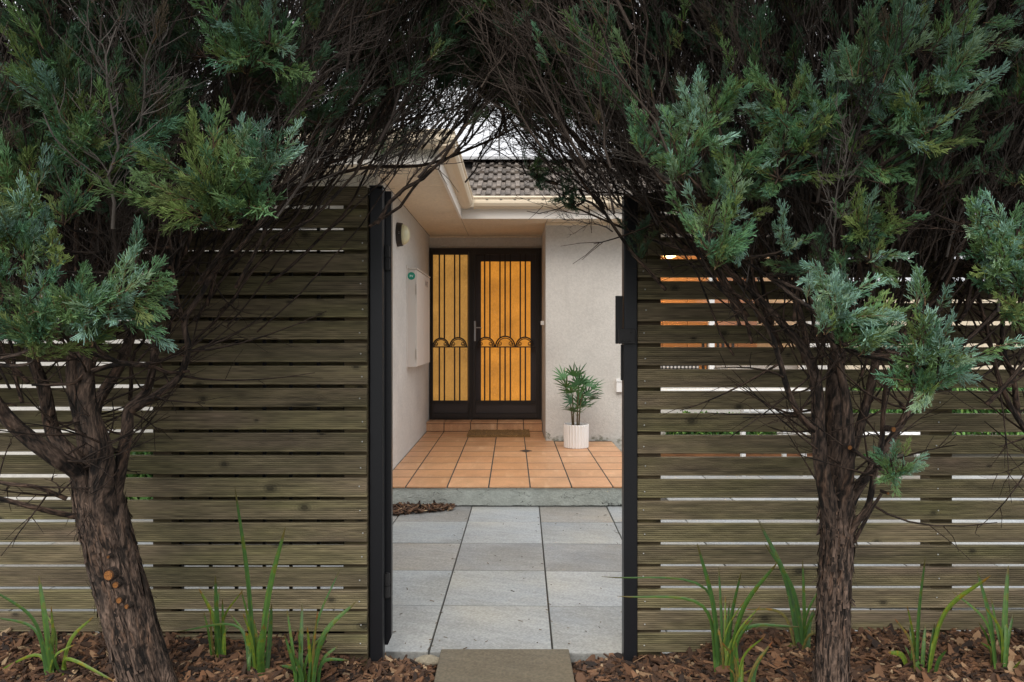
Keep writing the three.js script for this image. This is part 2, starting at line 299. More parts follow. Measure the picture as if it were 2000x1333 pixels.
function slatFence(label, x0, x1, top, d, count, seed, nails) {
  const f = thing('slatted_fence', label, 'fence', null), rnd = mulberry(seed);
  for (let k = 0; k < count; k++) {
    const b = mesh('board', boardGeo(x0 - rnd() * 0.004, x1 + rnd() * 0.004, seed + k), M.boards[Math.floor(rnd() * 4)], f);
    b.position.set(0, top - 0.07 - 0.0845 * k + (rnd() - 0.5) * 0.0016, -d + (rnd() - 0.5) * 0.003); b.rotation.z = (rnd() - 0.5) * 0.0012;
    for (const nx of nails) { const q = mesh('nail', nailGeo, M.nail, b); q.position.set(nx + (rnd() - 0.5) * 0.014, 0.033 + (rnd() - 0.5) * 0.02, 0.0005); }
  }
  return f;
}
const FL = 2.672, FR = 2.722, TL = 1.7498 + 0.0845, TR = 1.5659 + 3 * 0.0845;
const fenceL = slatFence('slatted timber fence behind the leaning tree, left of the gateway', -3.2, -0.548, TL, FL, 21, 100, [-0.567]);
const fenceR = slatFence('slatted timber fence behind the upright tree, right of the gateway', 0.482, 3.6, TR, FR, 21, 300, [0.506, 1.63]);
for (const [x0, x1] of [[-0.637, -0.5455], [-1.362, -1.290], [-2.35, -2.26]]) mesh('post', box(x0, x1, -0.05, 1.80, FL + 0.0225, FL + 0.09, 0.004), M.post, fenceL);
for (const [x0, x1] of [[0.485, 0.575], [1.612, 1.70], [2.75, 2.84]]) mesh('post', box(x0, x1, -0.05, 1.78, FR + 0.0225, FR + 0.09, 0.004), M.post, fenceR);
// steel gate posts
function steelPost(label, x0, x1, d0, d1, top) {
  const p = thing('gate_post', label, 'post');
  mesh('shaft', box(x0, x1, -0.06, top, d0, d1, 0.005), M.steel, p);
  mesh('cap', box(x0 - 0.0015, x1 + 0.0015, top + 0.0005, top + 0.009, d0 - 0.0015, d1 + 0.0015, 0.004), M.steelDull, p);
  return p;
}
const postL = steelPost('black square steel post carrying the gate hinges', -0.542, -0.491, 2.70, 2.752, 1.835);
const postR = steelPost('black square steel post with the latch, right of the gateway', 0.427, 0.480, 2.715, 2.768, 1.80);
{
  const latch = thing('gate_latch', 'black latch keeper plate and box on the right gate post', 'latch');
  mesh('strike_plate', box(0.397, 0.4255, 1.241, 1.425, 2.728, 2.735, 0.002), M.steelDull, latch);
  mesh('latch_box', box(0.405, 0.468, 1.241, 1.298, 2.695, 2.7135, 0.003), M.steelDull, latch);
  for (const [x, y] of [[0.452, 1.287], [0.417, 1.253], [0.43, 1.251], [0.446, 1.253]]) mesh('rivet', box(x - 0.004, x + 0.004, y - 0.004, y + 0.004, 2.692, 2.6955, 0.0015), M.steelDull, latch);
  mesh('stop_bar', box(0.419, 0.4265, 1.10, 1.238, 2.735, 2.745, 0.002), M.steelDull, latch);
}
{ // the gate, swung right back behind the left fence
  const g = thing('open_gate', 'steel framed slatted gate folded back behind the left fence', 'gate');
  mesh('hinge_stile', (() => { const s = new THREE.Shape([new THREE.Vector2(0.085, 0), new THREE.Vector2(1.832, 0), new THREE.Vector2(1.832, 0.031), new THREE.Vector2(0.072 + 0.03, 0.031), new THREE.Vector2(0.072, 0.018), new THREE.Vector2(0.072, 0)].map((q) => V(q.x, q.y, 0)).map((q) => new THREE.Vector2(q.y, q.x))); const e = new THREE.ExtrudeGeometry(s, { depth: 0.03, bevelEnabled: true, bevelThickness: 0.002, bevelSize: 0.002, bevelSegments: 1 }); e.translate(-0.502, 0, -2.795); return planar(e); })(), M.steel, g);
  mesh('free_stile', box(-1.318, -1.286, 0.09, 1.83, 2.767, 2.795, 0.003), M.steel, g);
  mesh('top_rail', box(-1.285, -0.503, 1.79, 1.822, 2.768, 2.794, 0.003), M.steel, g);
  mesh('bottom_rail', box(-1.285, -0.503, 0.098, 0.126, 2.768, 2.794, 0.003), M.steel, g);
  for (const x of [-1.178, -1.077, -0.968, -0.864, -0.756, -0.652]) mesh('picket', box(x - 0.006, x + 0.006, 0.127, 1.789, 2.775, 2.787, 0.001), M.steel, g);
  for (let k = 0; k < 21; k++) { const y = 1.6958 + 0.00725 + 0.0845 - 0.0845 * k; const b = mesh('board', boardGeo(-1.318, -0.505, 600 + k), M.boards[k % 4], g); b.position.set(0, y + 0.0045, -2.833); b.scale.z = 0.55; }
  for (const [y0, y1] of [[1.527, 1.618], [0.262, 0.352]]) {
    const cyl = (a, b, r) => { const c = new THREE.CylinderGeometry(r, r, b - a, 14); c.translate(-0.4835, (a + b) / 2, -2.751); return c; };
    const h = mesh('hinge', merge([cyl(y0, (y0 + y1) / 2 - 0.002, 0.0125), cyl((y0 + y1) / 2 + 0.002, y1, 0.0125), cyl(y0 - 0.004, y1 + 0.004, 0.006)]), M.steelDull, g);
    mesh('hinge_plate', box(-0.498, -0.474, y0 + 0.01, y1 - 0.01, 2.7605, 2.7645), M.steelDull, h);
  }
}

// ───────────────────────── porch ─────────────────────────
const PY = 0.15, WX = -0.99;
const porch = structure('porch', 'raised porch with terracotta tiles and grey concrete edge');
{
  const g = box(WX - 0.2, 1.052, -0.05, PY - 0.012, 5.262, 8.3); 
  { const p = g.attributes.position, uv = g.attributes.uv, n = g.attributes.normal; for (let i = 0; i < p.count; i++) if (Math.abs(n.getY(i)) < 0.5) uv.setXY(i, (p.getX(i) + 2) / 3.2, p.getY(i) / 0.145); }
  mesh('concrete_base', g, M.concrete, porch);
  const rnd = mulberry(8), xs = [-1.092, -0.786, -0.479, -0.172, 0.134, 0.441, 0.746, 1.05], ds = [5.253, 5.605]; for (let k = 1; k < 9; k++) ds.push(5.605 + 0.3075 * k); ds.push(8.215);
  for (let r = 0; r < ds.length - 1; r++) for (let c = 0; c < 7; c++) {
    const j = 0.005, x0 = Math.max(xs[c], WX + 0.002) + j, x1 = xs[c + 1] - j; let d0 = ds[r] + (r ? 0.0105 : 0), d1 = ds[r + 1] - 0.0105;
    if (x0 > 0.35 && d0 > 7.45) continue;
    if (x0 > 0.35 && d1 > 7.49) d1 = 7.49;
    if (x1 > 0.355 && d0 > 7.48) { }
    const t = mesh('tile', box(x0, x1 > 0.36 && x0 < 0.35 && d0 > 7.48 ? 0.35 : x1, PY - 0.0115, PY, d0, d1, 0.0018, rnd() * 7, rnd() * 7), M.terracotta[Math.floor(rnd() * 5)], porch);
    t.position.y = (rnd() - 0.5) * 0.0010;
  }
  mesh('grout_bed', box(WX + 0.001, 1.046, PY - 0.0119, PY - 0.0016, 5.2645, 8.214), M.grout, porch);
  const cab = new THREE.Shape([new THREE.Vector2(-0.06, 0), new THREE.Vector2(0, -0.075), new THREE.Vector2(0.06, 0), new THREE.Vector2(0, 0.075)]), cg = new THREE.ExtrudeGeometry(cab, { depth: 0.003, bevelEnabled: false }); cg.rotateX(-Math.PI / 2); cg.translate(0.134, PY + 0.0006, -6.84);
  mesh('inset_diamond', planar(cg), std(0.035, 0.03, 0.028, { roughness: 0.6 }), porch);
  // step below the door
  mesh('step_core', box(WX - 0.02, 0.352, PY - 0.011, PY + 0.093, 8.226, 8.62), M.grout, porch);
  const sx = [WX - 0.004, -0.786, -0.479, -0.172, 0.134, 0.352];
  for (let c = 0; c < 5; c++) {
    mesh('riser_tile', box(sx[c] + 0.004, sx[c + 1] - 0.004, PY + 0.002, PY + 0.085, 8.217, 8.227, 0.003, rnd() * 5, rnd() * 5), M.terracotta[c], porch);
    mesh('tread_tile', box(sx[c] + 0.004, sx[c + 1] - 0.004, PY + 0.0905, PY + 0.1035, 8.208, 8.50, 0.004, rnd() * 5, rnd() * 5), M.terracotta[(c + 2) % 5], porch);
  }
}
// ───────────────────────── house ─────────────────────────
const house = thing('house', 'cream rendered house with tiled roof beyond the gateway', 'house');
const SOF = 2.45;
{
  // left wing: front wall with a window opening, side wall along the porch
  const s = new THREE.Shape([new THREE.Vector2(-5, -0.05), new THREE.Vector2(WX, -0.05), new THREE.Vector2(WX, SOF), new THREE.Vector2(-5, SOF)]);
  s.holes.push(new THREE.Path([new THREE.Vector2(-2.7, 0.95), new THREE.Vector2(-2.7, 2.1), new THREE.Vector2(-1.55, 2.1), new THREE.Vector2(-1.55, 0.95)]));
  const fg = new THREE.ExtrudeGeometry(s, { depth: 0.2, bevelEnabled: false }); fg.translate(0, 0, -5.45);
  mesh('wall', planar(fg), M.render, house);
  mesh('wall', box(WX - 0.2, WX, -0.05, SOF, 5.451, 8.62, 0, 0.3, 0.2), M.render, house);
  mesh('wall', box(-5, -4.8, -0.05, SOF, 5.451, 8.62), M.render, house);
  mesh('wall', box(-4.79, WX - 0.21, -0.05, SOF, 8.4, 8.62), M.render, house);
  mesh('floor_slab', box(-4.79, WX - 0.21, -0.05, 0.25, 5.46, 8.39), M.grout, house);
  const win = mesh('window', merge([box(-2.7, -2.64, 0.95, 2.1, 5.29, 5.35), box(-1.61, -1.55, 0.95, 2.1, 5.29, 5.35), box(-2.639, -1.611, 2.04, 2.1, 5.29, 5.35), box(-2.639, -1.611, 0.95, 1.01, 5.29, 5.35), box(-2.15, -2.10, 1.011, 2.039, 5.295, 5.345)]), M.whitePaint, house);
  mesh('blind', box(-2.638, -1.612, 1.02, 2.035, 5.40, 5.41), std(0.7, 0.68, 0.62), win);
  for (const [a, b] of [[-2.639, -2.151], [-2.099, -1.611]]) mesh('pane', box(a, b, 1.011, 2.039, 5.318, 5.322), new THREE.MeshPhysicalMaterial({ color: 0xffffff, transmission: 1, roughness: 0.02, thickness: 0, ior: 1.5 }), win);
  mesh('window_sill', box(-2.75, -1.5, 0.90, 0.945, 5.19, 5.28, 0.006), M.whitePaint, win);
  mesh('hall_wall', box(-0.98, 0.35, 0.26, 2.299, 8.63, 8.66), M.render, house);
  // right front wall with its picture window
  const r = new THREE.Shape([new THREE.Vector2(0.355, -0.05), new THREE.Vector2(3.3, -0.05), new THREE.Vector2(3.3, SOF), new THREE.Vector2(0.355, SOF)]);
  r.holes.push(new THREE.Path([new THREE.Vector2(1.42, 0.70), new THREE.Vector2(1.42, 2.2), new THREE.Vector2(3.12, 2.2), new THREE.Vector2(3.12, 0.70)]));
  const rg = new THREE.ExtrudeGeometry(r, { depth: 0.2, bevelEnabled: false }); rg.translate(0, 0, -7.7);
  {
    const gm = texture(1024, 1024, (u, v) => { const x = u * 3.2, y = v * 2.6 - 0.05, a = fbm(u * 8, v * 7, 8, 7, 5, 3), b = fbm(u * 230, v * 190, 230, 190, 2, 8), s2 = fbm(u * 60, v * 3, 60, 3, 3, 12), e = fbm(x * 9, y * 16, 0, 0, 4, 31), e2 = fbm(x * 34, y * 40, 0, 0, 3, 37); let t = 0.93 + (a - 0.5) * 0.1 + (b - 0.5) * 0.08 - Math.max(0, s2 - 0.72) * 0.1; let g = 0; if (y < 0.13 + 0.15 * e) { g = e2 > 0.5 ? 0.16 : 0.05; if (e2 > 0.64) g = 0.3; } return [t * (1 - g), t * 0.985 * (1 - g * 0.98), t * 0.965 * (1 - g * 1.12)]; }, true, [1 / 3.2, 1 / 2.6]);
    mesh('wall', planar(rg, 0, 0.05), std(0.665, 0.665, 0.652, { map: gm, bumpMap: renderBump, bumpScale: 0.0035, roughness: 0.95 }), house);
  }
  mesh('wall', box(0.355, 0.5, -0.05, SOF, 7.701, 8.62), M.render, house);
  mesh('lintel_wall', box(WX + 0.0005, 0.3545, 2.302, SOF, 8.52, 8.66), M.render, house);
  mesh('cornice', box(WX + 0.001, 0.354, SOF - 0.022, SOF - 0.001, 8.497, 8.519, 0.006), M.soffit, house);
  mesh('cornice', box(0.356, 3.3, SOF - 0.03, SOF - 0.001, 7.478, 7.499, 0.006), M.soffit, house);
  // lit room behind the picture window
  const om = std(0.55, 0.30, 0.14, { roughness: 0.6 });
  for (let k = 0; k < 7; k++) mesh('cupboard_panel', box(1.01 + k * 0.34, 1.01 + k * 0.34 + 0.334, 0.3, 2.449, 9.6, 9.65, 0.003), om, house);
  mesh('wall', box(0.85, 1.0, -0.05, SOF, 7.701, 9.8), M.render, house); mesh('wall', box(3.305, 3.45, -0.05, SOF, 7.5, 9.8), M.render, house); mesh('wall', box(1.001, 3.304, -0.05, SOF, 9.66, 9.8), M.render, house);
  mesh('floor_slab', box(1.001, 3.304, -0.05, 0.25, 7.701, 9.655), std(0.2, 0.13, 0.08), house);
  mesh('ceiling', box(0.5, 3.45, SOF + 0.03, SOF + 0.06, 7.6, 9.8), M.whitePaint, house);
  const w2 = mesh('window', merge([box(1.42, 1.47, 0.70, 2.2, 7.56, 7.63), box(3.07, 3.12, 0.70, 2.2, 7.56, 7.63), box(1.471, 3.069, 2.15, 2.2, 7.56, 7.63), box(1.471, 3.069, 0.70, 0.75, 7.56, 7.63), box(2.10, 2.155, 0.751, 2.149, 7.565, 7.625)]), M.whitePaint, house);
  for (const [a, b] of [[1.471, 2.099], [2.156, 3.069]]) mesh('pane', box(a, b, 0.751, 2.149, 7.592, 7.596), new THREE.MeshPhysicalMaterial({ color: 0xffffff, transmission: 1, roughness: 0.02, thickness: 0, ior: 1.5 }), w2);
  mesh('window_sill', box(1.38, 3.16, 0.65, 0.695, 7.43, 7.56, 0.006), M.whitePaint, w2);
  // soffit sheets with joints
  for (const [x0, x1, d0, d1] of [[-0.985, -0.522, 4.80, 5.66], [-0.985, -0.522, 5.665, 6.90], [-0.985, -0.522, 6.905, 8.62], [-0.517, -0.10, 7.07, 8.62], [-0.095, 0.36, 7.07, 8.62], [0.365, 1.56, 7.07, 7.69], [1.565, 2.76, 7.07, 7.69], [2.765, 3.7, 7.07, 7.69], [-5.2, -0.99, 4.80, 5.249]]) mesh('soffit_sheet', box(x0, x1, SOF, SOF + 0.006, d0, d1), M.soffit, house);
  mesh('joint_strip', box(-0.108, -0.087, SOF - 0.005, SOF - 0.001, 7.07, 8.49), M.soffit, house);
  // fascia boards
  mesh('fascia', box(-0.497, 3.8, 2.418, 2.60, 7.046, 7.066, 0.002), M.fascia, house);
  mesh('fascia', box(-0.520, -0.4985, 2.418, 2.60, 4.80, 7.0455, 0.002), M.fascia, house);
  mesh('fascia', box(-5.3, -0.498, 2.418, 2.60, 4.775, 4.7965, 0.002), M.fascia, house);
  // quad gutters: profile swept along each eave
  const prof = [[0, 2.515], [0.055, 2.512], [0.095, 2.527], [0.112, 2.553], [0.113, 2.572], [0.108, 2.578], [0.108, 2.594], [0.118, 2.60], [0.122, 2.612], [0.116, 2.622], [0.108, 2.618], [0.104, 2.60], [0.10, 2.56], [0.085, 2.535], [0.05, 2.522], [0.004, 2.524]].map((q) => new THREE.Vector2(q[0], q[1]));
  const gut = (len) => new THREE.ExtrudeGeometry(new THREE.Shape(prof), { depth: len, bevelEnabled: false });
  const gA = gut(4.2); gA.rotateY(Math.PI / 2); gA.scale(1, 1, -1); // outward towards the camera
  { const p = gA.attributes.position; const idx = []; for (let i = 0; i < p.count; i += 3) idx.push(i, i + 2, i + 1); const q = p.array.slice(); for (let i = 0; i < p.count; i++) { p.setXYZ(i, q[idx[i] * 3], q[idx[i] * 3 + 1], q[idx[i] * 3 + 2]); } gA.computeVertexNormals(); }
  gA.computeBoundingBox(); { const b = gA.boundingBox; const flip = b.max.z > 0.05 ? 1 : -1; const p = gA.attributes.position; for (let i = 0; i < p.count; i++) { const z = p.getZ(i) * flip; p.setXYZ(i, p.getX(i) - b.min.x - 0.375, p.getY(i), z - 7.045); } gA.computeVertexNormals(); }
  const gutter = mesh('gutter', planar(gA), M.cream, house);
  const gB = gut(2.36); gB.translate(-0.4975, 0, -7.03); gB.computeVertexNormals();
  mesh('gutter', planar(gB), M.cream, house);
  const gC = gut(4.8); gC.rotateY(-Math.PI / 2); { const p = gC.attributes.position; gC.computeBoundingBox(); const b = gC.boundingBox; for (let i = 0; i < p.count; i++) { const z = (p.getZ(i) - (Math.abs(b.min.z) > 0.05 ? 0 : 0)); p.setXYZ(i, p.getX(i) - b.max.x - 0.375, p.getY(i), (Math.abs(b.min.z) > 0.05 ? -z : z) - 4.774); } gC.computeVertexNormals(); }
  mesh('gutter', planar(gC), M.cream, house);
  mesh('gutter_corner', box(-0.505, -0.372, 2.512, 2.621, 6.915, 6.945, 0.004), M.cream, house);
  for (let k = 0; k < 14; k++) mesh('overflow_slot', box(-0.255 + k * 0.136, -0.232 + k * 0.136, 2.5835, 2.589, 6.933, 6.9365), M.grout, gutter);
  // roofs
  const pitch = 25 * Math.PI / 180, roof = new THREE.Group(); roof.name = 'roof'; house.add(roof);
  const tp = [[0, 0], [0.010, 0.019], [0.052, 0.019], [0.060, 0], [0.0975, 0], [0.1075, 0.019], [0.1495, 0.019], [0.1575, 0], [0.193, 0], [0.193, -0.014], [0, -0.014]].map((q) => new THREE.Vector2(q[0], q[1]));
  const tileG = planar(new THREE.ExtrudeGeometry(new THREE.Shape(tp), { depth: 0.40, bevelEnabled: false }));
  const roofMap = texture(256, 256, (u, v) => { const a = fbm(u * 8, v * 8, 8, 8, 5, 91), b = fbm(u * 60, v * 60, 60, 60, 2, 92); const t = 0.75 + (a - 0.5) * 0.8 + (b - 0.5) * 0.4; return [t, t * 0.96, t * 0.92]; }, true, [3, 3]);
  const rt = [[0.205, 0.185, 0.168], [0.175, 0.16, 0.146], [0.24, 0.217, 0.195]].map((c) => std(...c, { map: roofMap, roughness: 0.95, bumpMap: roofMap, bumpScale: 0.004 }));
  const rnd = mulberry(17);
  const run = (cols, rows, x0, y0, d0) => { for (let r = 0; r < rows; r++) for (let c = 0; c < cols; c++) {
    const t = mesh('roof_tile', tileG, rt[Math.floor(rnd() * 3)], roof); t.rotation.x = pitch - 0.075 + (rnd() - 0.5) * 0.012;
    const s = r * 0.35; t.position.set(x0 + c * 0.195 + (rnd() - 0.5) * 0.003 + (r % 2) * 0.0, y0 + Math.sin(pitch) * (s + 0.40) + 0.018, -d0 - Math.cos(pitch) * (s + 0.40));
  } };
  run(21, 5, -0.46, 2.585, 6.985);
  const plane = (pts, name = 'roof_slope') => { const g = new THREE.BufferGeometry(); const q = []; for (const k of [0, 1, 2, 0, 2, 3]) q.push(...pts[k]); g.setAttribute('position', new THREE.Float32BufferAttribute(q, 3)); g.computeVertexNormals(); return mesh(name, planar(g), rt[1], roof); };
  const tn = Math.tan(pitch);
  plane([[-0.5, 2.55, -6.99], [3.9, 2.55, -6.99], [3.9, 2.55 + 1.93 * tn, -8.92], [-3, 2.55 + 1.93 * tn, -8.92]]);
  plane([[3.9, 2.55, -10.85], [-3, 2.55, -10.85], [-3, 2.55 + 1.93 * tn, -8.92], [3.9, 2.55 + 1.93 * tn, -8.92]]);
  plane([[-0.44, 2.59, -4.73], [-0.44, 2.59, -7.1], [-2.6, 2.59 + 2.16 * tn, -9.26], [-2.6, 2.59 + 2.16 * tn, -6.89]]);
  plane([[-5.3, 2.59, -4.73], [-0.44, 2.59, -4.73], [-2.6, 2.59 + 2.16 * tn, -6.89], [-3.14, 2.59 + 2.16 * tn, -6.89]]);
  plane([[-5.3, 2.59, -9.26], [-5.3, 2.59, -4.73], [-3.14, 2.59 + 2.16 * tn, -6.89], [-2.6, 2.59 + 2.16 * tn, -9.26]]);
  mesh('wall', box(3.455, 3.6, 2.46, 2.54, 7.07, 9.5), M.fascia, house);
  // front door with its barred security screen
  const D = 8.5, fr = mesh('door_frame', merge([box(-0.985, -0.955, 0.254, 2.30, D - 0.02, D + 0.09), box(0.322, 0.3545, 0.254, 2.30, D - 0.02, D + 0.09), box(-0.954, 0.321, 2.262, 2.30, D - 0.02, D + 0.09), box(-0.954, 0.321, 0.254, 0.276, D - 0.02, D + 0.09), box(-0.515, -0.47, 0.277, 2.261, D - 0.02, D + 0.09)]), M.doorBlack, house);
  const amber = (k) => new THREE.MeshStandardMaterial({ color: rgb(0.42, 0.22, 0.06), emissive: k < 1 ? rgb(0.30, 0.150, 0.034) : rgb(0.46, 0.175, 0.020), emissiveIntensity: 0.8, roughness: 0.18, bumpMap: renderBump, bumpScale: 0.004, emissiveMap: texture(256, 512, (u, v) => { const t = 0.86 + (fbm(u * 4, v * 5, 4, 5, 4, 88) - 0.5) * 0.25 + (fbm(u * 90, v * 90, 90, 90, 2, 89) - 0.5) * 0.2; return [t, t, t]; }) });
  const panel = (name, x0, x1, y0, y1, barsX, arches, gx0, gx1, gTop, k) => {
    const door = new THREE.Group(); door.name = name; house.add(door);
    const mid = 1.128, fw = name === 'side_light' ? 0.012 : 0.035;
    mesh('screen_frame', merge([box(x0, x0 + fw, y0, y1, D - 0.045, D - 0.01), box(x1 - fw, x1, y0, y1, D - 0.045, D - 0.01), box(x0 + fw + 0.001, x1 - fw - 0.001, y1 - 0.04, y1, D - 0.045, D - 0.01), box(x0 + fw + 0.001, x1 - fw - 0.001, y0, y0 + 0.055, D - 0.045, D - 0.01), box(x0 + fw + 0.001, x1 - fw - 0.001, y0 + 0.17, y0 + 0.205, D - 0.045, D - 0.01)]), M.doorBlack, door);
    mesh('kick_panel', box(x0 + fw + 0.001, x1 - fw - 0.001, y0 + 0.056, y0 + 0.169, D - 0.02, D - 0.014), std(0.035, 0.03, 0.032, { roughness: 0.35 }), door);
    mesh('mid_rail', box(x0 + fw + 0.001, x1 - fw - 0.001, mid - 0.014, mid, D - 0.045, D - 0.03, 0.003), M.doorBlack, door);
    mesh('glass_window', box(gx0, gx1, y0 + 0.2, gTop, D + 0.045, D + 0.05), amber(k), door);
    const R = (arches[0][1] - arches[0][0]) / 2;
    for (const bx of barsX) { const top = arches.reduce((h, [a, b]) => { const c = (a + b) / 2, rr = (b - a) / 2, t = rr * rr - (bx - c) ** 2; return t > 0 ? Math.max(h, mid + Math.sqrt(t) * 1.05) : h; }, mid); mesh('bar', box(bx - 0.0085, bx + 0.0085, top, y1 - 0.0405, D - 0.043, D - 0.032), M.doorBlack, door); mesh('bar', box(bx - 0.0085, bx + 0.0085, y0 + 0.2055, mid - 0.0145, D - 0.043, D - 0.032), M.doorBlack, door); }
    for (const [a, b] of arches) {
      const c = (a + b) / 2, rr = (b - a) / 2, acc = new Acc(), arc = (q, f = 1) => { const o = []; for (let i = 0; i <= 20; i++) { const t = Math.PI * i / 20; o.push(V(c - Math.cos(t) * q, mid + Math.sin(t) * q * 1.05 * f, -(D - 0.038))); } return o; };
      acc.tube(arc(rr - 0.006), () => 0.0085, 6); acc.tube(arc(rr * 0.78), () => 0.0055, 6);
      for (const sgn of [-1, 1]) { const o = []; for (let i = 0; i <= 26; i++) { const t = i / 26, w = Math.PI * (0.0 + 2.9 * t), q = rr * 0.24 * (1 - 0.75 * t); o.push(V(c + sgn * (rr * 0.55 + Math.cos(w) * q), mid + rr * 0.30 + Math.sin(-w) * q, -(D - 0.038))); } acc.tube(o, () => 0.005, 5); }
      mesh('scroll', acc.build(), M.doorBlack, door);
    }
    return door;
  };
  const X = (zx) => (830 + zx / 3.508 - 1000) / F * 8.46;
  panel('side_light', -0.953, -0.517, 0.278, 2.26, [98, 133, 203, 238].map(X), [[52, 165], [167, 287]].map((q) => q.map(X)), -0.952, -0.518, 2.225, 0.8);
  const dr = panel('security_door', -0.468, 0.320, 0.278, 2.26, [409, 445, 514, 549, 585, 653, 688].map(X), [[354, 479], [481, 619], [621, 747]].map((q) => q.map(X)), -0.372, 0.222, 2.145, 1.0);
  mesh('inner_door', merge([box(-0.44, -0.373, 0.30, 2.24, D + 0.04, D + 0.08), box(0.223, 0.30, 0.30, 2.24, D + 0.04, D + 0.08), box(-0.3725, 0.2225, 2.146, 2.24, D + 0.04, D + 0.08), box(-0.3725, 0.2225, 0.30, 0.475, D + 0.04, D + 0.08)]), std(0.045, 0.036, 0.038, { roughness: 0.5 }), dr);
  const hd = mesh('handle', merge([box(-0.452, -0.428, 1.19, 1.43, D - 0.06, D - 0.046, 0.004), box(-0.446, -0.36, 1.343, 1.357, D - 0.095, D - 0.08, 0.005), box(-0.447, -0.433, 1.343, 1.357, D - 0.0795, D - 0.0605)]), std(0.45, 0.45, 0.46, { roughness: 0.3, metalness: 0.8 }), dr);
}
// ───────────────────────── things on and round the porch ─────────────────────────
{
  const m = thing('meter_box', 'cream metal meter box with a green round sticker on the porch wall', 'meter box');
  const pm = std(0.68, 0.635, 0.585, { roughness: 0.5 }), x1 = -0.897;
  mesh('case', box(WX + 0.001, x1 - 0.012, 0.963, 1.885, 6.70, 7.76, 0.004), pm, m);
  mesh('back_flange', box(WX + 0.0005, WX + 0.006, 0.945, 1.92, 6.65, 6.699), pm, m);
  mesh('hood', box(WX + 0.001, x1 + 0.006, 1.886, 1.90, 6.692, 7.77, 0.003), pm, m);
  for (const [a, b] of [[6.705, 7.21], [7.216, 7.755]]) mesh('door', box(x1 - 0.0115, x1, 0.967, 1.88, a, b, 0.003), pm, m);
  for (const y of [1.70, 1.09]) mesh('hinge', box(x1 - 0.006, x1 + 0.004, y - 0.05, y + 0.05, 6.692, 6.704, 0.003), pm, m);
  const cv = document.createElement('canvas'); cv.width = cv.height = 128; const c = cv.getContext('2d'); c.fillStyle = '#17967f'; c.fillRect(0, 0, 128, 128); c.fillStyle = '#e8f4ee'; c.font = 'bold 50px sans-serif'; c.textAlign = 'center'; c.textBaseline = 'middle'; c.fillText('PV', 64, 66);
  const tx = new THREE.CanvasTexture(cv); tx.colorSpace = THREE.SRGBColorSpace;
  const st = new THREE.CylinderGeometry(0.036, 0.036, 0.001, 32); st.rotateX(Math.PI / 2); const p = st.attributes.position, uv = st.attributes.uv; for (let i = 0; i < p.count; i++) uv.setXY(i, p.getX(i) / 0.072 + 0.5, p.getY(i) / 0.072 + 0.5); st.translate(-0.948, 1.823, -6.6992);
  const s = mesh('sticker', st, new THREE.MeshStandardMaterial({ map: tx, roughness: 0.5 }), m); s.userData.label = 'round green sticker reading PV';
  const cv2 = document.createElement('canvas'); cv2.width = 128; cv2.height = 96; const k = cv2.getContext('2d'); k.fillStyle = '#cbc3ba'; k.fillRect(0, 0, 128, 96); k.strokeStyle = '#22304f'; k.lineWidth = 9; k.beginPath(); k.moveTo(8, 14); k.lineTo(24, 76); k.lineTo(42, 22); k.lineTo(58, 78); k.lineTo(74, 12); k.moveTo(84, 22); k.lineTo(112, 18); k.lineTo(92, 60); k.lineTo(116, 84); k.stroke();
  const tx2 = new THREE.CanvasTexture(cv2); tx2.colorSpace = THREE.SRGBColorSpace; const lg = new THREE.PlaneGeometry(0.26, 0.07); lg.rotateY(Math.PI / 2); lg.translate(x1 + 0.0012, 1.80, -7.46);
  mesh('marking', lg, new THREE.MeshStandardMaterial({ map: tx2, roughness: 0.5, side: THREE.DoubleSide }), m).userData.label = 'dark blue lettering on the box door';
}
{
  const b = thing('wall_light', 'round black bulkhead light with cream dome on the porch wall', 'wall light');
  const base = new THREE.CylinderGeometry(0.098, 0.105, 0.045, 40); base.rotateZ(-Math.PI / 2); base.translate(0.0235, 0, 0); mesh('base', base, M.doorBlack, b);
  const dome = new THREE.SphereGeometry(0.088, 36, 14, 0, Math.PI * 2, 0, Math.PI / 2); dome.scale(1, 0.72, 1); dome.rotateZ(-Math.PI / 2); dome.translate(0.0465, 0, 0); mesh('diffuser', dome, std(0.68, 0.66, 0.44, { roughness: 0.25 }), b);
  for (const y of [-0.004, 0.008]) mesh('screw', new THREE.BoxGeometry(0.004, 0.004, 0.004).translate(0.03, y, 0.1015), M.nail, b);
  b.position.set(WX, 2.135, -6.14);
  const e = thing('door_bell', 'small white bell push beside the front door', 'door bell'); mesh('push', box(0.318, 0.3545, 1.375, 1.42, 7.86, 7.90, 0.004), M.whitePaint, e);
  const t = thing('tap_box', 'small white wall box low on the right wall', 'wall box'); mesh('case', box(1.095, 1.18, 0.665, 0.80, 7.46, 7.499, 0.004), M.whitePaint, t); mesh('lid', box(1.091, 1.184, 0.775, 0.806, 7.452, 7.4595, 0.003), M.whitePaint, t);
}
{ // coir mat
  const m = thing('door_mat', 'brown coir door mat below the front door step', 'door mat');
  const g = new THREE.BoxGeometry(0.69, 0.022, 0.43, 60, 1, 40), p = g.attributes.position;
  for (let i = 0; i < p.count; i++) if (p.getY(i) > 0) p.setY(i, p.getY(i) + (hash2(Math.round(p.getX(i) * 100), Math.round(p.getZ(i) * 100), 6) - 0.5) * 0.010);
  g.computeVertexNormals();
  mesh('pile', planar(g), std(0.52, 0.33, 0.15, { roughness: 1, map: texture(256, 256, (u, v) => { const t = 0.55 + 0.9 * (vnoise(u * 90, v * 90, 90, 90, 3) - 0.35) * (0.5 + 0.5 * Math.sin((u + v) * 160)); return [t, t * 0.95, t * 0.85]; }, true, [3, 3]) }), m);
  m.position.set(-0.148, PY + 0.0125, -7.965);
}
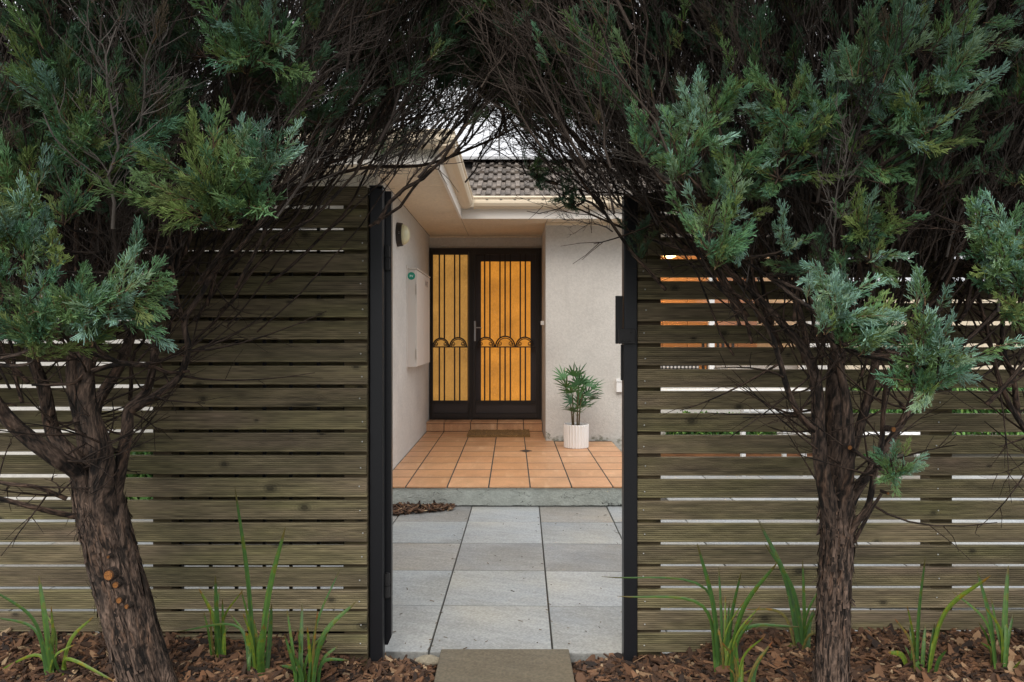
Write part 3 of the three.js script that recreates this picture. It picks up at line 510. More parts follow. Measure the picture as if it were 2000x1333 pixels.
{ // palm in a fluted pot
  const d = 7.07, c = at(1125.5, 850, d), t = thing('potted_palm', 'lady palm in a white ribbed pot on the porch', 'pot plant');
  t.position.set(c.x, PY + 0.001, -d);
  const n = 96, prof = (y) => 0.119 + 0.004 * y / 0.23, pos = [], idx = [], rows = [[0, 0.9], [0.004, 1], [0.222, 1], [0.232, 0.985], [0.232, 0.93], [0.19, 0.92]];
  rows.forEach(([y, k]) => { for (let s = 0; s <= n * 2; s++) { const w = s / (n * 2) * Math.PI * 2, fl = (y > 0.001 && y < 0.225) ? 0.004 * Math.cos(w * 26) : 0; const r = prof(y) * k + fl; pos.push(Math.cos(w) * r, y, Math.sin(w) * r); } });
  const mth = n * 2 + 1; for (let k = 0; k < rows.length - 1; k++) for (let s = 0; s < n * 2; s++) { const q = k * mth + s; idx.push(q, q + mth, q + 1, q + 1, q + mth, q + mth + 1); }
  const pg = new THREE.BufferGeometry(); pg.setAttribute('position', new THREE.Float32BufferAttribute(pos, 3)); pg.setIndex(idx); pg.computeVertexNormals();
  const pgi = planar(pg.toNonIndexed()); pgi.computeVertexNormals();
  mesh('pot', pgi, std(0.80, 0.80, 0.79, { roughness: 0.45 }), t);
  const soil = new THREE.CylinderGeometry(0.108, 0.108, 0.01, 28); soil.translate(0, 0.205, 0); mesh('soil', soil, M.soil, t);
  const rnd = mulberry(44);
  for (let s = 0; s < 5; s++) {
    const a = s / 5 * 6.28 + rnd(), bx = Math.cos(a) * 0.035, bz = Math.sin(a) * 0.035, lean = V(Math.cos(a) * (0.04 + rnd() * 0.05), 0.44 + rnd() * 0.16, Math.sin(a) * 0.05);
    const acc = new Acc(); acc.tube(spline([V(bx, 0.2, bz), V(bx + lean.x * 0.4, 0.2 + lean.y * 0.5, bz + lean.z * 0.4), V(bx + lean.x, 0.2 + lean.y * 0.72, bz + lean.z)], 8), (k) => 0.008 - 0.004 * k, 7); mesh('stem', acc.build(), std(0.10, 0.07, 0.03), t);
    for (let l = 0; l < 5; l++) {
      const h = 0.12 + lean.y * (0.02 + 0.165 * l), k = h / (0.2 + lean.y * 0.72), o = V(bx + lean.x * Math.min(1, k * 0.8), 0.2 + h * 0.8, bz + lean.z * Math.min(1, k * 0.8));
      const az = rnd() * 6.28, up = 0.6 + rnd() * 0.6 + (l > 4 ? 0.3 : 0), dir = V(Math.cos(az) * Math.cos(up), Math.sin(up), Math.sin(az) * Math.cos(up)), tip = o.clone().addScaledVector(dir, 0.07 + rnd() * 0.09);
      const side0 = dir.clone().cross(V(0, 1, 0)).normalize(), ra = (rnd() - 0.5) * 2.4, side = side0.clone().multiplyScalar(Math.cos(ra)).addScaledVector(dir.clone().cross(side0), Math.sin(ra)), lp = [], li = []; const cnt = 6 + Math.floor(rnd() * 3);
      for (let q = 0; q < cnt; q++) {
        const f = (q / (cnt - 1) - 0.5) * 2.1, ld = dir.clone().multiplyScalar(Math.cos(f)).addScaledVector(side, Math.sin(f)).normalize(), L = (0.15 + rnd() * 0.08) * (1 - 0.2 * Math.abs(f) / 1.15), w = 0.0068 + rnd() * 0.003, nn = ld.clone().cross(side.clone().multiplyScalar(Math.cos(f)).addScaledVector(dir, -Math.sin(f))).normalize(), ws = ld.clone().cross(nn).normalize(), b0 = lp.length / 3;
        for (let i = 0; i <= 5; i++) { const u = i / 5, wd = w * (u < 0.15 ? 0.35 + u * 4 : Math.min(1, (1 - u) * 2.6 + 0.08)), pt = tip.clone().addScaledVector(ld, u * L).add(V(0, -0.22 * L * u * u, 0)); for (const sgn of [-1, 0, 1]) { const e = pt.clone().addScaledVector(ws, sgn * wd); if (!sgn) e.y -= wd * 0.35; lp.push(e.x, e.y, e.z); } }
        for (let i = 0; i < 5; i++) for (const s2 of [0, 1]) { const q0 = b0 + i * 3 + s2; li.push(q0, q0 + 1, q0 + 3, q0 + 1, q0 + 4, q0 + 3); }
      }
      const lg = new THREE.BufferGeometry(); lg.setAttribute('position', new THREE.Float32BufferAttribute(lp, 3)); lg.setIndex(li); lg.computeVertexNormals();
      const lf = mesh('leaf', lg, M.palm[Math.floor(rnd() * 3)], t);
      const pa = new Acc(); pa.tube([o, o.clone().lerp(tip, 0.5).add(V(0, 0.004, 0)), tip], () => 0.0022, 4); mesh('leaf_stalk', pa.build(), M.palm[1], lf);
    }
  }
}
// solar panels and aerial on the roof
for (let k = 0; k < 3; k++) {
  const s = thing('solar_panel', ['leftmost solar panel on the tiled roof, beside the aerial', 'middle solar panel on the tiled roof behind the branches', 'rightmost solar panel on the tiled roof behind the branches'][k], 'solar panel', 'solar panels on the roof');
  const w = 1.05, L = 1.0, r = 3 * Math.PI / 180, x = -0.62 + k * 1.07;
  const bx = (a, b, c, d2, e, f) => planar(new THREE.BoxGeometry(b - a, d2 - c, f - e).translate((a + b) / 2, (c + d2) / 2, -(e + f) / 2));
  mesh('frame', merge([bx(0, w, 0, 0.035, 0, 0.02), bx(0, w, 0, 0.035, L - 0.02, L), bx(0, 0.02, 0, 0.035, 0.0205, L - 0.0205), bx(w - 0.02, w, 0, 0.035, 0.0205, L - 0.0205)]), std(0.5, 0.5, 0.5, { roughness: 0.35, metalness: 0.8 }), s);
  mesh('cells', bx(0.021, w - 0.021, 0.004, 0.03, 0.021, L - 0.021), std(0.01, 0.012, 0.02, { roughness: 0.15 }), s);
  for (const q of [0.2, 0.85]) mesh('bracket', bx(0.05, w - 0.05, -0.10, -0.0005, q, q + 0.04), M.steelDull, s);
  s.rotation.x = r; s.position.set(x, 3.327, -8.35);
}
{
  const a = thing('roof_aerial', 'thin television aerial mast standing on the roof', 'aerial'), acc = new Acc(), o = V(-0.155, 3.25, -9.3);
  acc.tube([o, V(-0.17, 3.86, -9.3)], () => 0.011, 8); mesh('mast', acc.build(), std(0.2, 0.2, 0.2, { metalness: 0.6 }), a);
  for (const [y, w] of [[3.80, 0.06], [3.68, 0.09]]) { const c = new Acc(); c.tube([V(-0.17 - w, y, -9.3), V(-0.17 + w, y, -9.3)], () => 0.006, 5); mesh('element', c.build(), std(0.3, 0.3, 0.3, { metalness: 0.6 }), a); }
}
// lit room: pendant lamp, table, chairs, sofa
RectAreaLightUniformsLib.init();
{
  const l = thing('ceiling_lamp', 'glowing bowl lamp in the room behind the right fence', 'lamp'), c = at(1308, 492, 8.7);
  const bowl = new THREE.SphereGeometry(0.092, 32, 12, 0, 6.2832, Math.PI / 2, Math.PI / 2); bowl.scale(1, 0.62, 1);
  mesh('bulb_bowl', bowl, new THREE.MeshStandardMaterial({ color: rgb(0.9, 0.7, 0.4), emissive: rgb(1, 0.62, 0.25), emissiveIntensity: 3.5, side: THREE.DoubleSide }), l);
  const st = new THREE.CylinderGeometry(0.006, 0.006, 0.16, 8); st.translate(0, 0.14, 0); mesh('rod', st, M.steel, l);
  const rim = new THREE.CylinderGeometry(0.096, 0.096, 0.014, 32); rim.translate(0, 0.008, 0); mesh('rim', rim, M.steelDull, l);
  l.position.set(c.x, SOF + 0.03 - 0.22, c.z);
  const p = new THREE.PointLight(rgb(1, 0.62, 0.28), 1.3, 0, 2); p.position.set(0, -0.12, 0.0); p.castShadow = true; p.shadow.radius = 4; l.add(p);
}
{
  const ging = texture(128, 128, (u, v) => { const a = (u * 8) % 1 < 0.5, b = (v * 8) % 1 < 0.5; return a && b ? 0.08 : a || b ? 0.4 : 0.9; }, true, [3, 3]);
  const t = thing('dining_table', 'table under a checked cloth inside the lit room', 'table');
  mesh('checked_cloth', merge([box(1.5, 2.08, 0.93, 0.945, 7.95, 8.6, 0.004), box(1.495, 2.085, 0.66, 0.929, 7.94, 7.9495)]), std(0.9, 0.9, 0.9, { map: ging }), t);
  for (const [x, d] of [[1.55, 8.0], [2.03, 8.0], [1.55, 8.55], [2.03, 8.55]]) mesh('leg', box(x - 0.025, x + 0.025, 0.25, 0.929, d - 0.025, d + 0.025, 0.003), M.post, t);
  const ch = thing('dining_chair', 'dark slatted chair inside the lit room', 'chair');
  mesh('seat', box(2.28, 2.70, 0.70, 0.74, 8.2, 8.6, 0.008), M.steelDull, ch);
  for (let k = 0; k < 7; k++) mesh('slat', box(2.29 + k * 0.06, 2.32 + k * 0.06, 0.741, 1.2, 8.57, 8.59), M.steelDull, ch);
  mesh('top_rail', box(2.28, 2.70, 1.2005, 1.25, 8.565, 8.595, 0.006), M.steelDull, ch);
  for (const [x, d] of [[2.3, 8.22], [2.68, 8.22], [2.3, 8.58], [2.68, 8.58]]) mesh('leg', box(x - 0.015, x + 0.015, 0.25, 0.6995, d - 0.015, d + 0.015), M.steelDull, ch);
  const so = thing('sofa', 'beige sofa below the window inside the lit room', 'sofa'), bm = std(0.5, 0.44, 0.38, { map: stoneMap, roughness: 1 });
  mesh('back', box(2.2, 3.2, 0.55, 1.0, 7.72, 7.86, 0.04), bm, so); mesh('seat', box(2.2, 3.2, 0.25, 0.6, 7.861, 8.15, 0.04), bm, so);
}
// ───────────────────────── yard behind the fence ─────────────────────────
function garden(name, label, x0, x1, d0, d1, seed, n) {
  const g = structure(name, label); mesh('soil', box(x0, x1, -0.055, 0.02, d0, d1), M.soil, g); chips(g, 'bark_chips', n, seed, (r) => { const x = x0 + r() * (x1 - x0), d = d0 + r() * (d1 - d0); return [x, 0.02, d]; });
}
garden('garden_bed', 'bark covered bed under the picture window', 1.06, 3.3, 7.36, 7.49, 21, 700);
{ const e = thing('timber_edging', 'reddish timber edging of the bed under the picture window', 'edging'); mesh('plank', box(1.06, 3.6, -0.04, 0.05, 7.30, 7.345, 0.004), std(0.42, 0.19, 0.09, { map: timberMap }), e); }
{ // loose mulch by the porch
  const m = thing('spilled_mulch', 'patch of bark chips at the left foot of the porch', 'mulch'); m.userData.kind = 'stuff';
  chips(m, 'bark_chips', 900, 31, (r) => { let x, d; do { x = -1.05 + r() * 0.62; d = 5.0 + r() * 0.25; } while ((x + 0.95) * 0.25 > (d - 4.97) * 0.75 + 0.02 * r()); return [x, 0.004 + 0.012 * r(), d]; });
}
function shrub(label, x0, x1, h, d0, d1, seed, n, pal) {
  const t = thing('shrub', label, 'shrub', 'garden shrubs beyond the fence'), rnd = mulberry(seed), lg = new THREE.PlaneGeometry(1, 1, 2, 2), p = lg.attributes.position;
  for (let i = 0; i < p.count; i++) { const y = p.getY(i); p.setXYZ(i, p.getX(i) * (0.55 - Math.abs(y) * 0.7), y, -0.25 * p.getX(i) * p.getX(i) - y * y * 0.3); } lg.computeVertexNormals();
  const im = new THREE.InstancedMesh(lg, M.bushLeaf, n); im.name = 'foliage'; im.userData.kind = 'stuff'; const m = new THREE.Matrix4(), q = new THREE.Quaternion(), e = new THREE.Euler();
  for (let i = 0; i < n; i++) {
    const u = rnd(), w = rnd(), v = rnd(), hh = h * (0.75 + 0.35 * fbm(u * 6 + seed, w * 4, 0, 0, 3, 2)); const y = 0.04 + hh * Math.pow(v, 0.6);
    e.set((rnd() - 0.5) * 2.4 - 0.6, rnd() * 6.28, (rnd() - 0.5) * 1.6); q.setFromEuler(e); const s = 0.035 + rnd() * 0.04; m.compose(V(x0 + u * (x1 - x0), y, -(d0 + w * (d1 - d0))), q, V(s, s * 1.3, s)); im.setMatrixAt(i, m);
    const c = pal[Math.floor(rnd() * pal.length)], b = 0.7 + rnd() * 0.6; im.setColorAt(i, rgb(c[0] * b, c[1] * b, c[2] * b));
  }
  im.castShadow = im.receiveShadow = true; t.add(im);
  const acc = new Acc(); for (let i = 0; i < 14; i++) { const x = x0 + rnd() * (x1 - x0), d = (d0 + d1) / 2 + (rnd() - 0.5) * 0.1; acc.tube([V(x, -0.01, -d), V(x + (rnd() - 0.5) * 0.08, h * 0.5, -d), V(x + (rnd() - 0.5) * 0.2, h * 0.9, -d)], (k) => 0.007 - 0.004 * k, 5); } mesh('stems', acc.build(), M.limb, t);
}
const greens = [[0.06, 0.17, 0.03], [0.09, 0.22, 0.04], [0.045, 0.12, 0.03], [0.14, 0.26, 0.05]];
shrub('low green hedge under the picture window behind the right fence', 1.62, 2.75, 0.40, 7.36, 7.48, 51, 3600, greens);
shrub('low green plants at the foot of the left front wall', -3.05, -2.32, 0.50, 4.92, 5.2, 52, 2600, greens);
shrub('large leafy shrub before the cream boundary fence at far right', 3.75, 6.6, 0.72, 7.6, 8.3, 53, 9000, greens);
shrub('shrub at the corner of the house behind the upright tree', 3.3, 3.74, 0.62, 7.0, 7.4, 54, 1500, greens);
{ // cream sheet boundary fence
  const b = thing('boundary_fence', 'cream ribbed metal boundary fence behind the shrubs at far right', 'fence');
  for (let k = 0; k < 9; k++) { const x0 = 3.5 + k * 0.8, s = []; for (let i = 0; i <= 8; i++) { const x = x0 + i * 0.0995; s.push(new THREE.Vector2(x, i % 2 ? 0.02 : 0), new THREE.Vector2(x + 0.07 * (i < 8), i % 2 ? 0.02 : 0)); } for (let i = s.length - 1; i >= 0; i--) s.push(new THREE.Vector2(s[i].x, s[i].y - 0.003)); s.length = 36;
    const g = new THREE.ExtrudeGeometry(new THREE.Shape(s), { depth: 1.9, bevelEnabled: false }); g.rotateX(-Math.PI / 2); g.translate(0, -0.02, -10.4); mesh('sheet', planar(g), M.cream, b); }
  mesh('top_rail', box(3.5, 10.7, 1.885, 1.94, 10.36, 10.43, 0.004), M.cream, b);
}
{ // white slatted garden furniture
  const t = thing('garden_table', 'white slatted garden table behind the right fence', 'table');
  for (let k = 0; k < 9; k++) mesh('slat', box(2.06 + k * 0.066, 2.11 + k * 0.066, 0.585, 0.605, 6.32, 6.85, 0.003), M.whitePaint, t);
  mesh('apron', box(2.06, 2.64, 0.53, 0.584, 6.34, 6.36), M.whitePaint, t);
  for (const [x, d] of [[2.075, 6.335], [2.22, 6.80], [2.62, 6.335], [2.62, 6.8]]) mesh('leg', box(x - 0.018, x + 0.018, 0.001, 0.5295 + (d > 6.5 ? 0.055 : 0), d - 0.018 + 0.05, d + 0.018 + 0.05), M.whitePaint, t);
  const b = thing('garden_bench', 'white slatted garden bench behind the right fence', 'bench');
  for (let k = 0; k < 14; k++) mesh('slat', box(2.86 + k * 0.066, 2.91 + k * 0.066, 0.375, 0.395, 6.2, 6.62, 0.003), M.whitePaint, b);
  mesh('apron', box(2.86, 3.77, 0.32, 0.374, 6.22, 6.24), M.whitePaint, b);
  for (const [x, d] of [[2.88, 6.27], [3.75, 6.27], [2.88, 6.58], [3.75, 6.58]]) mesh('leg', box(x - 0.02, x + 0.02, 0.001, d > 6.5 ? 0.3745 : 0.3195, d - 0.02, d + 0.02), M.whitePaint, b);
}
// ───────────────────────── strap-leaved plants ─────────────────────────
function strapPlant(label, cx, d, leaves, seed) {
  leaves = leaves.slice(); { const r2 = mulberry(seed * 7 + 1), [ax, ay] = [cx / d * F + 1000, 652 + (EYE - mulchH(cx, d)) / d * F]; for (let k = 0; k < 5; k++) leaves.push([ax + (r2() - 0.5) * 150, ay - 40 - r2() * 110, r2() * 0.4, 0.0028 + r2() * 0.0025, (r2() - 0.5) * 0.05, r2() < 0.25 ? 3 : r2() < 0.5 ? 2 : 0]); }
  const y0 = mulchH(cx, d) - 0.015, t = thing('strap_leaf_plant', label, 'plant', 'strap leaved plants in the mulch'), rnd = mulberry(seed); t.position.set(cx, y0, -d);
  for (const [tx, ty, bend, w, dx, tone] of leaves) {       // tip in pixels, how it bows, half width, base offset
    const tip = at(tx, ty, d + (rnd() - 0.5) * 0.14).sub(t.position), b = V(dx, 0, (rnd() - 0.5) * 0.04), mid = b.clone().lerp(tip, 0.5).add(V(-bend * (tip.x - b.x) * 0.35 - (tip.x - b.x) * 0.12, Math.abs(bend) * 0.05 + Math.abs(tip.x - b.x) * 0.22, (rnd() - 0.5) * 0.03));
    const pts = spline([b, mid, tip], 14), pos = [], uv = [], idx = [], face = rnd() * 0.9 - 0.45;
    pts.forEach((p, k) => { const u = k / 14, tt = pts[Math.min(14, k + 1)].clone().sub(pts[Math.max(0, k - 1)]).normalize(), sd = tt.clone().cross(V(Math.sin(face), 0.15, Math.cos(face))).normalize(), wd = w * (0.75 + 0.5 * Math.sin(u * 2.4)) * Math.pow(1 - u, 0.42) + 0.0006, nn = sd.clone().cross(tt);
      for (const s of [-1, 0, 1]) { const q = p.clone().addScaledVector(sd, s * wd).addScaledVector(nn, s ? 0 : wd * 0.38); pos.push(q.x, q.y, q.z); uv.push(s * 0.5 + 0.5, 0.004 + u * 0.99); } });
    for (let k = 0; k < 14; k++) for (const s of [0, 1]) { const q = k * 3 + s; idx.push(q, q + 1, q + 3, q + 1, q + 4, q + 3); }
    const g = new THREE.BufferGeometry(); g.setAttribute('position', new THREE.Float32BufferAttribute(pos, 3)); g.setAttribute('uv', new THREE.Float32BufferAttribute(uv, 2)); g.setIndex(idx); g.computeVertexNormals();
    mesh('leaf', g, M.leaf[tone ?? Math.floor(rnd() * 2)], t);
  }
}
const PX = (px, d) => (px - 1000) / F * d;
strapPlant('strap leaved plant left of the leaning trunk', PX(105, 2.38), 2.38, [[75, 1125, 0.1, 0.009, 0], [-20, 1150, 0.3, 0.006, -0.01], [-15, 1205, 0.4, 0.005, -0.02], [182, 1205, 0.2, 0.006, 0.03, 2], [85, 1262, 0.1, 0.007, 0.0], [230, 1335, 0.6, 0.006, 0.03, 2], [-20, 1320, 0.6, 0.005, -0.02, 2], [95, 1250, 0, 0.006, 0.02]], 61);
strapPlant('small upright strap leaved tuft right of the leaning trunk', PX(425, 2.52), 2.52, [[388, 1150, 0.1, 0.008, 0, 2], [420, 1125, 0, 0.008, 0.01], [434, 1170, 0, 0.006, 0.02], [438, 1215, 0.1, 0.006, 0.025, 2]], 62);
strapPlant('tallest strap leaved plant before the left fence', PX(500, 2.42), 2.42, [[458, 950, 0.05, 0.010, -0.01, 1], [557, 1030, 0.15, 0.010, 0.015, 0], [470, 1150, 0.1, 0.006, -0.02], [495, 1210, 0, 0.009, 0.0, 2], [530, 1180, 0.2, 0.008, 0.03, 1], [480, 1235, 0, 0.012, -0.02, 2], [515, 1220, 0.1, 0.013, 0.02, 0], [340, 1235, 0.6, 0.004, -0.02]], 63);
strapPlant('bushy strap leaved plant beside the hinge post', PX(600, 2.42), 2.42, [[696, 1175, 0.3, 0.009, 0.01, 0], [590, 1178, 0.1, 0.008, -0.02], [665, 1110, 0.2, 0.004, 0.0], [640, 1235, 0.2, 0.006, 0.02], [560, 1190, 0.1, 0.005, -0.03], [625, 1255, 0.2, 0.009, 0.0, 1], [660, 1262, 0.4, 0.006, 0.03], [555, 1240, 0.2, 0.007, -0.03, 1], [600, 1225, 0.0, 0.007, 0.01, 2], [575, 1280, 0, 0.008, -0.01, 1], [680, 1290, 0.5, 0.006, 0.03, 1], [545, 1300, 0.4, 0.006, -0.03, 1], [620, 1195, 0.1, 0.004, 0.02, 3]], 64);
strapPlant('strap leaved plant arching across the latch post', PX(1412, 2.52), 2.52, [[1362, 1062, 0.1, 0.009, -0.01, 1], [1520, 1098, 0.25, 0.010, 0.02, 0], [1448, 1118, 0.1, 0.008, 0.02, 1], [1404, 1108, 0, 0.006, 0.0], [1205, 1165, 0.7, 0.0055, -0.02, 0], [1175, 1127, 0.8, 0.004, -0.02, 1], [1425, 1175, 0.05, 0.006, 0.01, 1], [1395, 1200, 0.1, 0.004, 0.0, 3], [1565, 1225, 0.5, 0.006, 0.03, 1]], 65);
strapPlant('short strap leaved shoots in front of the right fence', PX(1440, 2.36), 2.36, [[1430, 1265, 0, 0.008, -0.01, 1], [1438, 1255, 0, 0.006, 0.01, 0], [1503, 1262, 0.1, 0.007, 0.05, 1], [1452, 1285, 0.1, 0.006, 0.02, 2]], 66);
strapPlant('strap leaved plant against the upright trunk', PX(1570, 2.55), 2.55, [[1482, 1018, 0.15, 0.010, -0.01, 1], [1494, 1062, 0.2, 0.007, 0.0, 1], [1568, 1095, 0.05, 0.006, 0.01, 0], [1590, 1190, 0.1, 0.009, 0.02, 1], [1515, 1283, 0.4, 0.009, -0.02, 2], [1450, 1190, 0.4, 0.005, -0.02, 3]], 67);
strapPlant('strap leaved plant with a crossing yellowish blade at far right', PX(1800, 2.42), 2.42, [[1808, 1088, 0.02, 0.009, -0.01, 1], [1936, 1125, 0.3, 0.012, 0.02, 2], [1808, 1220, 0.05, 0.006, 0.0, 0], [1826, 1218, 0.05, 0.006, 0.02, 1], [1735, 1275, 0.1, 0.010, -0.03, 2], [1782, 1265, 0, 0.011, -0.01, 0], [1850, 1270, 0.3, 0.006, 0.03, 1]], 68);
strapPlant('strap leaved plant at the right edge of the picture', PX(1955, 2.42), 2.42, [[1908, 1112, 0.05, 0.010, -0.01, 1], [1970, 1105, 0.02, 0.009, 0.01, 0], [1965, 1180, 0, 0.007, 0.0, 0], [1980, 1200, 0.02, 0.006, 0.02, 1], [1995, 1290, 0, 0.011, 0.03, 2], [1860, 1155, 0.3, 0.005, -0.02, 0]], 69);

// ───────────────────────── conifers ─────────────────────────
function barkRelief(seed) { return (w, l, r) => { const c = Math.cos(w), s = Math.sin(w), k = Math.min(1, r / 0.05); return k * (0.22 * (fbm(w * 4.0 + l * 1.4 + seed, l * 5 + seed, 0, 0, 3, 5) - 0.5) + 0.16 * (vnoise(c * 2 + 5 + seed, s * 2 + l * 7, 0, 0, 8) - 0.5) + 0.07 * Math.abs(Math.sin(w * 11 + l * 4 + 3 * vnoise(l * 6, w, 0, 0, 3)))) - 0.03; }; }
function twigBrush(seed) {                         // a fan of fine bare twigs, half a metre long, growing along +y and bowing to +x
  const rnd = mulberry(seed), a = new Acc(), bow = 0.05 + rnd() * 0.10, kinks = [0, 1, 2, 3, 4, 5, 6, 7].map(() => [(rnd() - 0.5) * 0.035, (rnd() - 0.5) * 0.035]);
  const main = (t) => { const i = Math.min(6, Math.floor(t * 7)), f = t * 7 - i, k = [0, 1].map((q) => kinks[i][q] * (1 - f) + kinks[i + 1][q] * f); return V(bow * t * t + k[0] * Math.min(1, t * 4), 0.5 * t, k[1] * Math.min(1, t * 4)); };
  a.tube([0, 1, 2, 3, 4, 5, 6, 7].map((q) => main(q / 7)), (k) => 0.0042 - 0.0030 * k, 4);
  for (let i = 0; i < 15; i++) {
    const t = 0.06 + 0.88 * i / 15 + rnd() * 0.04, o = main(t), az = rnd() * 6.28, ang = 0.25 + rnd() * 0.65, L = (0.07 + rnd() * 0.2) * (1.05 - t * 0.5), dir = V(Math.cos(az) * Math.sin(ang), Math.cos(ang), Math.sin(az) * Math.sin(ang)), cv = V((rnd() - 0.4) * 0.08, 0.04, (rnd() - 0.5) * 0.08), z = [(rnd() - 0.5) * 0.02, (rnd() - 0.5) * 0.02];
    const pt = (u) => o.clone().addScaledVector(dir, u * L).addScaledVector(cv, u * u).add(V(z[0] * Math.sin(u * 5), 0, z[1] * Math.sin(u * 7)));
    const r0 = 0.0012 + rnd() * rnd() * 0.0018;
    a.tube([0, 0.25, 0.5, 0.75, 1].map(pt), (k) => r0 * (1 - 0.55 * k), 3);
    for (let j = 0; j < 5; j++) { const u = 0.15 + 0.8 * rnd(), q = pt(u), az2 = rnd() * 6.28, d2 = dir.clone().add(V(Math.cos(az2) * 0.8, (rnd() - 0.3) * 0.5, Math.sin(az2) * 0.8)).normalize(), l2 = 0.015 + rnd() * 0.07; a.tube([q, q.clone().addScaledVector(d2, l2 * 0.5).add(V((rnd() - 0.5) * 0.008, 0, (rnd() - 0.5) * 0.008)), q.clone().addScaledVector(d2, l2).add(V(0, 0.01, 0))], (k) => 0.0012 - 0.0006 * k, 3); }
  }
  return a.build();
}
function spray(seed) {                             // a feathery branchlet of scale leaves, 12 cm long, along +y; returns older leaf cords, young tips and stem
  const rnd = mulberry(seed), a = new Acc(), tp = new Acc(), st = new Acc(), bow = (rnd() - 0.3) * 0.04, main = (t) => V(bow * t * t, 0.12 * t, 0.005 * Math.sin(t * 9));
  st.tube([0, 0.25, 0.5, 0.75].map(main), (k) => 0.0019 - 0.0009 * k, 4);
  const cord = (to, o, d, L, r) => { const m = o.clone().addScaledVector(d, L * 0.5).add(V((rnd() - 0.5) * 0.002, 0, (rnd() - 0.5) * 0.002)), e = o.clone().addScaledVector(d, L).add(V(0, L * 0.14, 0)), n = e.clone().sub(m).normalize(); to.tube([o, m, e, e.clone().addScaledVector(n, r * 1.2)], [r * 0.8, r, r * 0.9, r * 0.2], 4); };
  for (let i = 0; i < 16; i++) {
    const t = 0.06 + 0.90 * i / 16 + rnd() * 0.03, o = main(t), az = i * 2.4 + rnd() * 0.9, ang = 0.5 + rnd() * 0.45 - t * 0.3, dir = V(Math.cos(az) * Math.sin(ang) * 1.1, Math.cos(ang), Math.sin(az) * Math.sin(ang) * 0.75).normalize(), L = (0.026 + rnd() * 0.030) * (1.15 - t * 0.5);
    cord(a, o, dir, L, 0.00125);
    const n = 4 + Math.floor(rnd() * 3), sd = dir.clone().cross(V(Math.sin(az), 0.1, -Math.cos(az))).normalize();
    for (let j = 0; j < n; j++) { const u = 0.3 + 0.7 * j / n, q = o.clone().addScaledVector(dir, u * L), s = j % 2 ? 1 : -1, d2 = dir.clone().addScaledVector(sd, s * (0.45 + rnd() * 0.3)).add(V((rnd() - 0.5) * 0.35, 0.1, (rnd() - 0.5) * 0.35)).normalize(); cord(t > 0.45 || u > 0.6 ? tp : a, q, d2, (0.011 + rnd() * 0.014) * (1.15 - u * 0.4), 0.00115); }
  }
  cord(tp, main(0.96), V(0, 1, 0), 0.02, 0.0014);
  return [a.build(), tp.build(), st.build()];
}
const BR = [1, 2, 3, 4, 5, 6].map((k) => twigBrush(900 + k)), SP = [1, 2, 3, 4, 5].map((k) => spray(950 + k));
const TONES = { b: [[0.19, 0.31, 0.23], [0.23, 0.35, 0.26], [0.17, 0.27, 0.18], [0.23, 0.31, 0.18]], g: [[0.10, 0.20, 0.09], [0.13, 0.24, 0.10], [0.085, 0.18, 0.10], [0.15, 0.235, 0.085]], y: [[0.17, 0.23, 0.07], [0.13, 0.21, 0.075], [0.20, 0.25, 0.085]], n: [[0.11, 0.075, 0.045], [0.14, 0.10, 0.05], [0.09, 0.065, 0.045]], d: [[0.065, 0.13, 0.072], [0.08, 0.155, 0.09], [0.055, 0.11, 0.06], [0.09, 0.14, 0.06]] };
